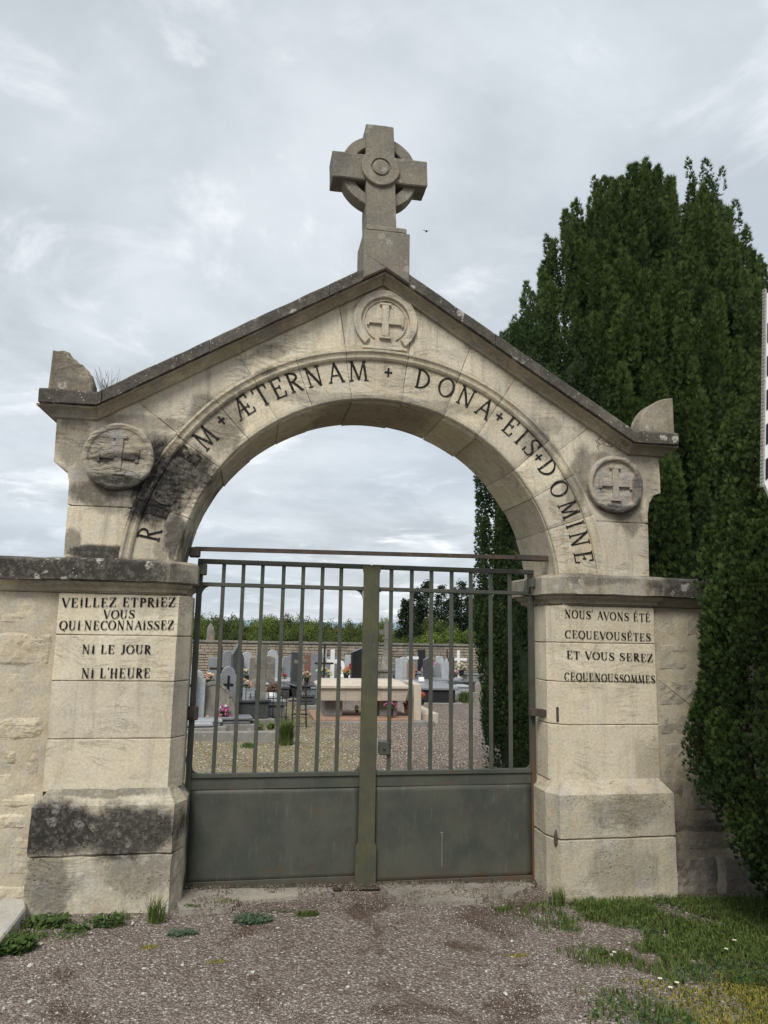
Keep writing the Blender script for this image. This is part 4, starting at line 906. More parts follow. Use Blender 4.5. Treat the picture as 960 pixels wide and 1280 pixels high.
# broad tree behind the wall
LF = dict(leaf_=.085, wd=.015)
pA = [(0, 1.9), (1.5, 2.1), (3.0, 2.15), (4.5, 2.0), (5.6, 1.78), (6.2, 1.55), (6.8, 1.30), (7.4, .98), (7.9, .70), (8.2, .46), (8.35, .22)]
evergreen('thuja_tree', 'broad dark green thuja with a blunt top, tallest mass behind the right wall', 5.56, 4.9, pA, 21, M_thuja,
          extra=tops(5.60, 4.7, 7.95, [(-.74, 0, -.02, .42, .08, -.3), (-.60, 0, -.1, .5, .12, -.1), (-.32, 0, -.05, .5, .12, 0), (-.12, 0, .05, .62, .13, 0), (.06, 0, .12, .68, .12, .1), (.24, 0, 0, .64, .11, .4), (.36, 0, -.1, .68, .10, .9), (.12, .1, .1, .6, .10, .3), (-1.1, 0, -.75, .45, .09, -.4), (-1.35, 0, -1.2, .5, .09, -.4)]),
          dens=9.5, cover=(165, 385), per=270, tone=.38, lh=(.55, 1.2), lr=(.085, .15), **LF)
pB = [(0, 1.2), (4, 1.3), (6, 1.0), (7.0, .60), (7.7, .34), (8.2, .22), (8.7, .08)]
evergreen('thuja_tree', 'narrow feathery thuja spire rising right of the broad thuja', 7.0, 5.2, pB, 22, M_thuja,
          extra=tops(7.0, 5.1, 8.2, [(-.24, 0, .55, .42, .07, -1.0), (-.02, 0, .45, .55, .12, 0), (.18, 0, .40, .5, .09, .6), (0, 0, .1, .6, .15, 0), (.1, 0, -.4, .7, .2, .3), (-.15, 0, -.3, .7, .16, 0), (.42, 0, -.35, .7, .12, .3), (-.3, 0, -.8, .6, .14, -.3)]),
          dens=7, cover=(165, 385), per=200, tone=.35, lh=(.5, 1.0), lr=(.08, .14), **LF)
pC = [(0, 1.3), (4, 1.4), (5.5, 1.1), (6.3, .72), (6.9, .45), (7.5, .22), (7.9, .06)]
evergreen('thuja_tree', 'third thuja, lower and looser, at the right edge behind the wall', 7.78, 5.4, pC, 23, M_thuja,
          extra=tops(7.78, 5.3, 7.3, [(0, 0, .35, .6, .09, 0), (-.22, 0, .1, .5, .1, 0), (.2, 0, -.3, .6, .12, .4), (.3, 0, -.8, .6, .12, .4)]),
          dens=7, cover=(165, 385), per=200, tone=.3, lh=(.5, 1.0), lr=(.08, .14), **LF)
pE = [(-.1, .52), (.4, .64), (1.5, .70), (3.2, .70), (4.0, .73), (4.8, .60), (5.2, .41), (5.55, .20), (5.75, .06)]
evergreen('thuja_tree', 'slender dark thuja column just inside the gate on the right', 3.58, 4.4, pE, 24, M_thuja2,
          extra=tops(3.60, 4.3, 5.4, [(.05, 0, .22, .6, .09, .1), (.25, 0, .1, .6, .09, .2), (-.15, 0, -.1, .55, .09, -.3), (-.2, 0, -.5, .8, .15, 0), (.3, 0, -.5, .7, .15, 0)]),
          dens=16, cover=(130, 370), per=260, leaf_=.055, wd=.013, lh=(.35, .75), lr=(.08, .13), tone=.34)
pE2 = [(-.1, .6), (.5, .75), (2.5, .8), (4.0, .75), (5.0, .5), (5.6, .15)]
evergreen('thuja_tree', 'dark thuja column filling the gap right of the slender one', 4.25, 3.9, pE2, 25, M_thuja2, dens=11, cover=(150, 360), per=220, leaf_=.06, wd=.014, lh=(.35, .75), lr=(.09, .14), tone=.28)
# the near thuja that leans over the wall, bare underneath
t_ = thing('thuja_tree', 'near thuja in front of the wall at the right edge, bare and brown underneath', 'tree', (3.75, -.75, gz(3.7, -.7)))
R = random.Random(5); L = []
for i in range(700):
    z = R.uniform(.02, 3.6); ax = 3.78; rr = float(np.interp(z, [0, .45, .8, 1.3, 2.0, 2.6, 3.0, 3.6], [.75, .95, 1.08, 1.02, .98, .86, .66, .25])); a = R_(R.uniform(140, 330))
    lum = 1+.13*noise.noise(Vector((math.cos(a)*2, math.sin(a)*2, z*1.6)))
    d = rr*lum-.08; x, y = ax+math.cos(a)*d*1.0, -.85+math.sin(a)*d*.75
    if y > -.10: y = -.10-R.random()*.1
    if z < .52-.95*(x-2.75): continue
    tone = .34+R.uniform(-.2, .25)
    L.append((x, y, z-.1, R.uniform(.22, .5), R.uniform(.09, .16), math.cos(a)*.5, math.sin(a)*.5, tone))
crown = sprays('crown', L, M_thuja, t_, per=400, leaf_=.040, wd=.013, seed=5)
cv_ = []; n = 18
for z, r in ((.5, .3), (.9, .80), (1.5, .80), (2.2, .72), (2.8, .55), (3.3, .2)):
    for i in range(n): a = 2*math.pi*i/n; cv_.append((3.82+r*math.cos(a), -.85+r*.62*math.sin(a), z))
mesh('dark_core', cv_, [(j*n+i, j*n+(i+1) % n, (j+1)*n+(i+1) % n, (j+1)*n+i) for j in range(5) for i in range(n)]+[tuple(range(n)), tuple(range(5*n, 6*n))], M_dark, t_, True)  # same kind of added dark core, inside the near thuja
mb = MB(); mb.tube((3.75, -.8, -.15), (3.8, -.85, 2.2), .06, 9, .03)
mb.tube((3.42, -.55, -.15), (2.98, -.42, 1.25), .03, 7, .012); mb.tube((3.5, -.62, -.12), (3.1, -.6, 1.2), .026, 7, .010); mb.tube((3.55, -.75, -.12), (3.2, -.9, 1.3), .026, 7, .01)
mb.build('trunk', M_bark, t_, True)
mb = MB()
for i in range(420):
    s = R.random(); b0 = Vector((3.42, -.6, -.1)).lerp(Vector((2.85, -.45, 1.2)), s)+Vector((R.uniform(-.1, .35), R.uniform(-.35, .15), R.uniform(-.1, .1)))
    d = Vector((R.uniform(-.8, .3), R.uniform(-.6, .3), R.uniform(.1, .9))).normalized(); l = R.uniform(.08, .3); mb.tube(b0, b0+d*l, .0035, 3, .001)
mb.build('dead_twigs', M_twig, t_, True)
L = [(2.84+R.uniform(-.06, .09), -.42+R.uniform(-.1, .05), .78+R.uniform(-.1, .15), .16, .07, -.3, -.3, .5) for i in range(14)]
M_brown = leafmat('withered_thuja', (.07, .035, .022), (.14, .075, .045), .1, .8); o = sprays('withered_sprig', L, M_brown, t_, per=500, leaf_=.03, wd=.010, seed=9)

# ------------------------------------------------------------------ striped sign board at the right edge
p_ = at_y(950, 600, -2.0); sg = thing('striped_sign', 'black and white striped board cut off by the right edge of the picture', 'sign', (p_.x+.17, -2.0, gz(2.2, -2)))
SGX = sg.location.x
m, b = mat('white_sheet'); finish(b, (.74, .75, .76), .45); M_white = m
M_blk = plain('black_sheet', (.012, .012, .014), .4, .1); M_alu = plain('perforated_edge', (.33, .31, .29), .5, .4, 160)
x0, x1 = p_.x+.020, p_.x+.37; zb, zt = 2.20, 3.16
ol = [(x0+.05, zb-.035), (x1-.05, zb-.035), (x1, zb+.05), (x1, zt-.05), (x1-.05, zt), (x0+.05, zt), (x0+.002, zt-.05), (x0, zb+.05)]
MB().prism(ol, -2.0, -1.985, .001).build('board', M_white, sg, True)
for i in range(7):
    z0 = zb+.06+i*.155; mb = MB().prism([(x0+.006, z0), (x1-.01, z0+.30), (x1-.01, z0+.392), (x0+.006, z0+.092)], -2.0025, -2.0006)
    if z0+.375 < zt+.10: mb.build('stripe', M_blk, sg, True)
mb = MB().box(x0-.009, x0-.0005, -2.004, -1.987, zb+.03, zt-.03)
for i in range(56): mb.box(x0-.0115, x0-.006, -2.0055, -1.99, zb+.035+i*.0162, zb+.042+i*.0162)
mb.build('edge_channel', M_alu, sg, True)
MB().tube((x0+.17, -1.95, -.2), (x0+.17, -1.95, 3.2), .03, 12).build('post', M_alu, sg, True)
sg.rotation_euler = (0, .085, 0); sg.location.x = SGX-.011-.187   # the post leans a little

# ------------------------------------------------------------------ weeds, grass and small things near the gate
M_grass = leafmat('grass_blades', (.050, .098, .020), (.165, .215, .058), .3, .6); M_weed = leafmat('weed_leaves', (.035, .070, .018), (.11, .165, .045), .3, .6)
M_moss = leafmat('yellow_moss', (.18, .17, .035), (.38, .33, .07), .2, .8); M_mini = leafmat('bluish_weed', (.06, .105, .065), (.12, .17, .10), .3, .6)
def blades(name, pts, m, h, wd, seed, parent=None, lean=.5):
    rg = np.random.default_rng(seed); P = np.asarray(pts, float); n = len(P); a = rg.uniform(0, 2*np.pi, n); d = np.stack([np.cos(a), np.sin(a), np.zeros(n)], 1); s = np.stack([-np.sin(a), np.cos(a), np.zeros(n)], 1)
    H = rg.uniform(h*.4, h, (n, 1)); ln_ = rg.uniform(.1, lean, (n, 1)); W_ = wd*rg.uniform(.7, 1.3, (n, 1)); up_ = np.array([[0, 0, 1.]])
    p1_ = P+up_*H*.6+d*H*ln_*.35; p2_ = P+up_*H*(1-.35*ln_)+d*H*ln_
    V = np.stack([P-s*W_/2, P+s*W_/2, p1_+s*W_*.4, p1_-s*W_*.4, p2_], 1).reshape(-1, 3); k = np.arange(n)[:, None]*5
    F = np.concatenate([k+np.array([[0, 1, 2]]), k+np.array([[0, 2, 3]]), k+np.array([[3, 2, 4]])]); t = np.clip(rg.normal(.45, .3, n), 0, 1); c = np.zeros((n, 5, 3)); c[:, :, 0] = t[:, None]; c[:, 4, 0] = np.minimum(1, t+.4)
    c[:, :, 1] = (rg.random(n) < .10)[:, None]*.8
    if parent: V = V-np.array(parent.location)
    return npmesh(name, V, F, m, parent, c.reshape(-1, 3))
def leaves(name, pts, m, r, seed, parent=None, hmax=.04):
    """small rounded leaves on short stalks"""
    rg = np.random.default_rng(seed); P = np.asarray(pts, float); n = len(P); nrm = rg.normal(0, .45, (n, 3))+np.array([0, -.2, 1]); nrm /= np.linalg.norm(nrm, axis=1)[:, None]
    a_ = np.cross(nrm, rg.normal(0, 1, (n, 3))); a_ /= np.linalg.norm(a_, axis=1)[:, None]; b_ = np.cross(nrm, a_); Q = P+np.stack([np.zeros(n), np.zeros(n), rg.uniform(0, hmax, n)], 1); R_n = r*rg.uniform(.5, 1.4, (n, 1))
    V = np.stack([Q-a_*R_n*1.3, Q-a_*R_n*.3-b_*R_n*.7, Q+a_*R_n*.9-b_*R_n*.45, Q+a_*R_n*1.2, Q+a_*R_n*.9+b_*R_n*.45, Q-a_*R_n*.3+b_*R_n*.7], 1).reshape(-1, 3)
    k = np.arange(n)[:, None]*6; F = np.concatenate([k+np.array([[0, 1, 2, 3]]), k+np.array([[0, 3, 4, 5]])]); c = np.zeros((n, 6, 3)); c[:, :, 0] = np.clip(rg.normal(.45, .28, n), 0, 1)[:, None]
    if parent: V = V-np.array(parent.location)
    return npmesh(name, V, F, m, parent, c.reshape(-1, 3))
R = random.Random(3)
def edge(x, y):   # >0 inside the grassy corner on the right
    e = 1.80+.10*math.sin(y*5)+.28*noise.noise(Vector((x*1.5, y*2.0, 7)))-.18*max(0, -1.2-y)
    return x-e
G1 = []; G2 = []; G3 = []; G4 = []
for i in range(30000):
    x, y = R.uniform(1.7, 3.6), R.uniform(-2.6, -1.0); e = edge(x, y)+.3*noise.noise(Vector((x*4, y*4, 3)))
    if e > 0 and noise.noise(Vector((x*2.6, y*2.6, 15)))-(y+1.35)*.9+(x-2.2)*.3 > .05: G3.append((x, y, gz(x, y)-.002))
for i in range(125000):
    x, y = R.uniform(1.3, 4.2), R.uniform(-3.0, -.08); e = edge(x, y); nn_ = noise.noise(Vector((x*3.2, y*3.2, 2))); n2_ = noise.noise(Vector((x*2.1, y*2.1, 9)))
    e += .12+.34*noise.noise(Vector((x*4, y*4, 3)))+.22*noise.noise(Vector((x*13, y*13, 3)))
    if e < 0 or R.random() > min(1, max(e, 0)**1.4*2.4+.04): continue
    gapd = math.hypot((x-2.05)/.22, (y+.62)/.28)
    if gapd+.9*noise.noise(Vector((x*6, y*6, 11)))+.5*noise.noise(Vector((x*19, y*19, 11))) < R.uniform(.7, 1.1): continue
    p = (x, y, gz(x, y)-.003)
    if y < -1.2+.5*noise.noise(Vector((x*2.3, y*1.5, 6))) and x > 1.95+.2*nn_ and n2_ > -.35: 
        if R.random() < .75: G3.append(p)
        if R.random() < .10: G1.append(p)
    elif n2_ > .12 and y < -.5: G4.append(p) if R.random() < .5 else G1.append(p)
    elif nn_ > -.28: G1.append(p)
    if y > -.95 and R.random() < .12: G2.append(p)
tag(blades('grass', G1, M_grass, .06, .005, 1, lean=.9), 'short green grass covering the right corner by the gate pier', 'grass', kind='stuff')
tag(leaves('ground_cover', G2+G4[::2], M_weed, .008, 2, hmax=.05), 'low leafy weeds among the grass at the right pier', 'ground cover', kind='stuff')
tag(leaves('clover', G4, M_mini, .005, 3, hmax=.03), 'bluish green clover creeping over the grass', 'clover', kind='stuff')
tag(blades('moss', G3, M_moss, .024, .006, 4, lean=1.2), 'yellow moss in the lower right corner', 'moss', kind='stuff')
def clump(name, px, py, label, cat, rx, ry, n, kind_, m, h=.06, r=.009, group=None):
    p = at_z(px, py, 0); z = gz(p.x, p.y); p = at_z(px, py, z); t_ = thing(name, label, cat, (p.x, p.y, z), group=group); pts = []
    for i in range(n):
        a = R.uniform(0, 6.28); q_ = R.random()**.5; pts.append((p.x+rx*q_*math.cos(a), p.y+ry*q_*math.sin(a), z))
    if kind_ == 'b': blades('blades', pts, m, h, .0045, n, t_)
    else:
        leaves('leaves', pts, m, r, n, t_, h)
    return t_
clump('weed', 18, 1188, 'lush leafy weed beside the pale slab at the left edge', 'weed', .10, .07, 420, 'l', M_weed, .06, .013)
clump('weed', 58, 1158, 'weed patch between the pale slab and the left plinth', 'weed', .12, .05, 380, 'l', M_weed, .05, .010)
clump('weed', 135, 1158, 'weed with yellow tips under the middle of the left plinth', 'weed', .08, .035, 200, 'l', M_weed, .06, .009)
clump('weed', 95, 1163, 'small ground-hugging weed before the left plinth', 'weed', .07, .03, 130, 'l', M_weed, .03, .008)
clump('grass_tuft', 196, 1152, 'tall thin grass tuft at the inner corner of the left plinth', 'grass tuft', .05, .03, 110, 'b', M_grass, .17)
clump('weed', 228, 1168, 'flat mat of small weeds in front of the left sill', 'weed', .08, .04, 240, 'l', M_mini, .02, .006)
clump('grass_tuft', 283, 1133, 'grass tuft growing on the left sill slab', 'grass tuft', .08, .03, 220, 'b', M_grass, .05)
clump('weed', 316, 1152, 'bluish weed patch in front of the left gate leaf', 'weed', .11, .06, 500, 'l', M_mini, .03, .007)
clump('grass_tuft', 384, 1145, 'small grass tuft alone on the gravel before the gate', 'grass tuft', .065, .025, 190, 'b', M_grass, .045)
clump('grass_tuft', 628, 1138, 'tiny grass tuft at the edge of the right sill', 'grass tuft', .05, .02, 90, 'b', M_grass, .035)
clump('grass_tuft', 697, 1132, 'upright grass tuft at the inner corner of the right plinth', 'grass tuft', .05, .03, 120, 'b', M_grass, .14)
clump('weed', 240, 1138, 'sparse weed at the foot of the left jamb', 'weed', .05, .03, 80, 'l', M_weed, .03, .007)
clump('moss_cushion', 185, 1185, 'olive moss cushion on the gravel, left', 'moss', .05, .03, 120, 'b', M_moss, .015)
clump('moss_cushion', 270, 1203, 'yellowish moss cushion on the gravel nearer the camera', 'moss', .05, .02, 120, 'b', M_moss, .012)
clump('moss_cushion', 645, 1195, 'olive moss cushion on the gravel, right of centre', 'moss', .07, .02, 160, 'b', M_moss, .012)
clump('grass_tuft', 152, 1150, 'thin pale grass tuft against the middle of the left plinth', 'grass tuft', .05, .015, 40, 'b', M_grass, .07)
clump('weed', 120, 1153, 'sparse weed squeezed between plinth and gravel on the left', 'weed', .10, .015, 90, 'l', M_weed, .03, .006)
clump('weed', 78, 1170, 'scattered tiny weeds on the gravel by the slab', 'weed', .14, .05, 90, 'l', M_weed, .015, .006)
clump('grass_tuft', 30, 1175, 'grass blades poking out of the lush weed on the left', 'grass tuft', .09, .06, 90, 'b', M_grass, .09)
clump('weed', 350, 1140, 'tiny weeds in front of the left gate leaf', 'weed', .12, .03, 70, 'l', M_weed, .012, .005)
clump('grass_tuft', 745, 1140, 'longer grass tuft at the foot of the right plinth', 'grass tuft', .10, .03, 140, 'b', M_grass, .10)
clump('grass_tuft', 800, 1145, 'broad leafy tuft under the middle of the right plinth', 'grass tuft', .12, .03, 160, 'b', M_weed, .09)
# daisies and loose white stones
M_pet = plain('petal', (.75, .75, .73), .7, .05); M_yel = plain('flower_centre', (.6, .42, .04), .7, .1); M_chip = plain('white_stone', (.50, .48, .43), .9, .2, 60)
for k, (px, py) in enumerate([(825, 1223), (846, 1228), (838, 1234), (768, 1190), (908, 1186), (918, 1175)]):
    p = at_z(px, py, gz(2.2, -1)+.03); t_ = thing('daisy', ['leftmost of the three close white daisies', 'right daisy of the three close together', 'lowest daisy of the three close together', 'lone daisy near the bare gravel patch', 'daisy near the thuja shade', 'small daisy against the dark shade'][k], 'daisy', (p.x, p.y, p.z-.03))
    mb = MB()
    for i in range(8):
        a = i*math.pi/4; c_, s_ = math.cos(a), math.sin(a); mb.add([(0, 0, .03), (.009*c_-.003*s_, .009*s_+.003*c_, .032), (.012*c_, .012*s_, .030), (.009*c_+.003*s_, .009*s_-.003*c_, .032)], [(0, 1, 2, 3)])
    mb.build('petals', M_pet, t_); MB().lathe([(.001, .027), (.0035, .030), (.001, .034)], 8).build('flower_centre', M_yel, t_); MB().tube((0, 0, -.01), (0, 0, .028), .001, 4).build('stem', M_grass, t_)
chips = [(632, 1242), (206, 1217), (38, 1206), (69, 1231), (37, 1252), (104, 1160), (114, 1166), (97, 1157), (166, 1154), (228, 1206), (179, 1242), (180, 1211), (436, 1216), (435, 1234), (316, 1215), (640, 1176), (774, 1179), (784, 1187), (765, 1193), (694, 1206), (347, 1160), (608, 1214), (50, 1180)]
chip_lab = ['large white chip near the bottom edge, right of centre', 'white chip in the left foreground right of the olive moss', 'white chip on gravel below the left weed', 'flat white chip in the left foreground', 'biggest white chip near the bottom left', 'left one of three chips at the foot of the plinth', 'right one of three chips at the foot of the plinth', 'tiny chip above the other two by the plinth', 'chip beside the yellow-tipped weed', 'chip left of the yellowish moss cushion', 'chip in the left foreground below the moss cushion', 'small chip just left of the foreground one', 'upper of two chips in the middle of the gravel', 'lower of two chips in the middle of the gravel', 'small chip right of the yellowish moss cushion', 'chip near the right sill stone', 'upper left chip in the bare patch of the lawn', 'right chip in the bare patch of the lawn', 'lowest chip in the bare patch of the lawn', 'chip at the ragged edge of the grass', 'chip lying against the bluish weed', 'chip left of the right olive moss', 'chip touching the weed by the pale slab']
me = None
for k, (px, py) in enumerate(chips):
    p = at_z(px, py, gz(at_z(px, py, 0).x, 0)+.006); bm = bmesh.new(); bmesh.ops.create_icosphere(bm, subdivisions=1, radius=1)
    s = random.uniform(.007, .014)
    for v in bm.verts: v.co = Vector((v.co.x*1.3, v.co.y, v.co.z*.7))*s*random.uniform(.7, 1.2)
    me = bpy.data.meshes.new('loose_stone'); bm.to_mesh(me); bm.free(); o = link('loose_stone', me, M_chip); o.location = p; o.rotation_euler = (0, 0, random.uniform(0, 6))
    tag(o, chip_lab[k], 'stone', 'white stone chips on the gravel')
# dry weed on the broken cornice, small plant on the right kneeler, crumpled paper, bird
t_ = thing('dry_weed', 'leafless dry weed growing beside the broken left ornament', 'weed', (-.93, .0, 3.05)); mb = MB()
for i in range(46):
    a = random.uniform(-1.0, 1.0); p = Vector((random.uniform(-.02, .05), random.uniform(-.02, .05), 0)); d = Vector((math.sin(a)*.8, random.uniform(-.4, .4), 1)).normalized()
    l = random.uniform(.06, .17); e = p+d*l*.6; mb.tube(p, e, .0014, 3, .001); e2 = e+(d+Vector((random.uniform(-.6, .6), 0, random.uniform(-.2, .4)))).normalized()*l*.45; mb.tube(e, e2, .001, 3, .0006)
mb.build('stems', plain('dry_stem', (.12, .10, .08)), t_)
t_ = thing('wall_plant', 'withered little plant rooted under the right end of the gable moulding', 'plant', (2.46, -.03, 2.93)); mb = MB()
for i in range(60):
    p = Vector((random.uniform(-.10, .12), random.uniform(-.05, 0), random.uniform(-.03, .03))); d = Vector((random.uniform(-1, 1), random.uniform(-1, 0), random.uniform(-.6, 1))).normalized(); mb.tube(p, p+d*random.uniform(.015, .05), .003, 3, .001)
mb.build('stems', plain('withered_stem', (.10, .065, .05)), t_)
mb = MB(); pc_ = at_y(232, 950, .45); R = random.Random(8)
for i in range(9):
    a, c, d = [Vector((R.uniform(-.03, .03), R.uniform(-.02, .02), R.uniform(-.045, .045))) for _ in range(3)]; mb.add([a, c, d], [(0, 1, 2)])
mb.v = [(x, y, z) for x, y, z in mb.v]; o = mb.build('crumpled_paper', plain('grey_paper', (.42, .43, .50), .8, .2)); o.location = (pc_.x+.01, .45, pc_.z); tag(o, 'crumpled grey paper wedged between the left pier and gate', 'paper')
pb_ = at_y(533, 289, 30); mb = MB(); mb.lathe([(.005, -.09), (.045, -.03), (.05, .03), (.02, .09), (.005, .12)], 10, 'y'); mb.add([(0, -.02, .01), (-.22, .02, .08), (-.12, .06, .05), (0, .05, .01)], [(0, 1, 2, 3)]).add([(0, -.02, .01), (.22, .02, .08), (.12, .06, .05), (0, .05, .01)], [(0, 1, 2, 3)])
o = mb.build('bird', plain('dark_feather', (.06, .06, .065))); o.location = pb_; tag(o, 'small dark bird flying in the sky right of the stone cross', 'bird')

# ------------------------------------------------------------------ the graveyard beyond the gate
def granite(name, col, rough=.35, sp=.4, spec=.5):
    m, b = mat(name); pos = b.n('ShaderNodeNewGeometry').outputs['Position']; v = b.vor(pos, 160); q = b.n('ShaderNodeSeparateColor', i={0: v.outputs['Color']}); n = b.noise(pos, 5, 5, .6)
    c = b.mix(q.outputs[0], tuple(k*(1-sp) for k in col), tuple(k*(1+sp) for k in col)); c = b.mix(b.ss(n, .45, .7, 0, .35), c, tuple(k*.6 for k in col)); finish(b, c, rough, None, 0, spec); return m
G_L = granite('pale_granite', (.36, .38, .40)); G_M = granite('grey_granite', (.20, .21, .225)); G_D = granite('dark_granite', (.065, .07, .078), .2); G_B = granite('black_granite', (.022, .023, .026), .12)
G_R = granite('red_brown_granite', (.20, .10, .075), .3); G_P = stone('pink_beige_stone', (.60, .52, .43), (.52, .45, .37), bed=.1, pit=.2, streak=.3, bd=.003); G_W = plain('white_marble', (.72, .72, .70), .5, .08)
G_O = stone('old_grave_stone', (.30, .275, .235), (.20, .19, .165), bed=.1, pit=.5, streak=.6, lichen=.5, bd=.008, overall=.3)
G_G = stone('grey_concrete', (.33, .32, .29), (.24, .235, .215), bed=0, pit=.3, streak=.4, lichen=.5, bd=.004, overall=.15); G_T = stone('terracotta_stone', (.36, .22, .15), (.30, .19, .13), bed=0, pit=.3, bd=.003)
G_I = paint('black_iron', (.022, .021, .02), (.04, .03, .025), .6, 12, rust=.4)
def spot(px, py, H):
    """where a thing of height H stands if its top is seen at this pixel"""
    z = H
    for _ in range(3): p = at_z(px, py, z); z = gz(p.x, p.y)+H
    return p.x, p.y, gz(p.x, p.y), (p-CAM).dot(fw)/FPX
def outline(shape, w_, H):
    h = w_/2
    if shape == 'rect': return [(-h, 0), (h, 0), (h, H), (-h, H)]
    if shape == 'round': return [(-h, 0), (h, 0)]+[(h*math.cos(R_(a)), H-h*.55+h*.55*math.sin(R_(a))) for a in range(0, 181, 15)]
    if shape == 'shoulder': return [(-h, 0), (h, 0), (h, H*.82), (h*.8, H*.84)]+[(h*.72*math.cos(R_(a)), H*.86+H*.14*math.sin(R_(a))) for a in range(0, 181, 18)]+[(-h*.8, H*.84), (-h, H*.82)]
    if shape == 'wave': return [(-h, 0), (h, 0), (h, H*.86)]+[(h-2*h*t, H*(.86+.14*math.sin(math.pi*(t*1.15)))) for t in (.15, .3, .45, .6, .75, .9)]+[(-h, H*.93)]
    if shape == 'peak': return [(-h, 0), (h, 0), (h*.95, H*.78), (0, H), (-h*.95, H*.84)]
    if shape == 'slant': return [(-h, 0), (h, 0), (h, H), (-h, H*.88)]
    if shape == 'heart': return [(-h*.6, 0), (h*.6, 0), (h, H*.6), (h*.95, H*.85), (h*.5, H), (0, H*.88), (-h*.5, H), (-h*.95, H*.85), (-h, H*.6)]
def grave(px, ytop, H, wpx, shape, m, rz, label, led=1, cross=None, ml=None, L=1.7, group='granite graves beyond the gate'):
    x, y, z, k = spot(px, ytop, H); w_ = max(.22, wpx*k/max(.5, math.cos(rz))); t_ = thing('grave', label, 'grave', (x, y, z), rz, group)
    MB().prism(outline(shape, w_, H-.14), -.06, .06, .008).build('headstone', m, t_).location = (0, 0, .14)
    MB().cbox(-w_*.5-.06, w_*.5+.06, -.12, .12, -.1, .145, .01).build('plinth', ml or m, t_)
    if led:
        s = 1.1*w_ if w_ > .5 else .75
        hs = (.30+.14*random.random())*(1 if led > .4 else .5); MB().cbox(-s*.5+.03, s*.5-.03, -L*led+.03, -.125, .101, hs-.05, .012).build('tomb_body', ml or m, t_); MB().cbox(-s*.5, s*.5, -L*led, -.125, hs-.049, hs, .012).build('grave_slab', ml or m, t_); MB().cbox(-s*.5-.06, s*.5+.06, -L*led-.06, -.125, -.1, .10, .008).build('kerb', G_G, t_)
        t_['_top'] = hs
    if cross: MB().box(-.018, .018, -.072, -.058, H*.45, H*.85).box(-.08, -.018, -.072, -.058, H*.68, H*.72).box(.018, .08, -.072, -.058, H*.68, H*.72).build('relief_cross', cross, t_)
    return t_
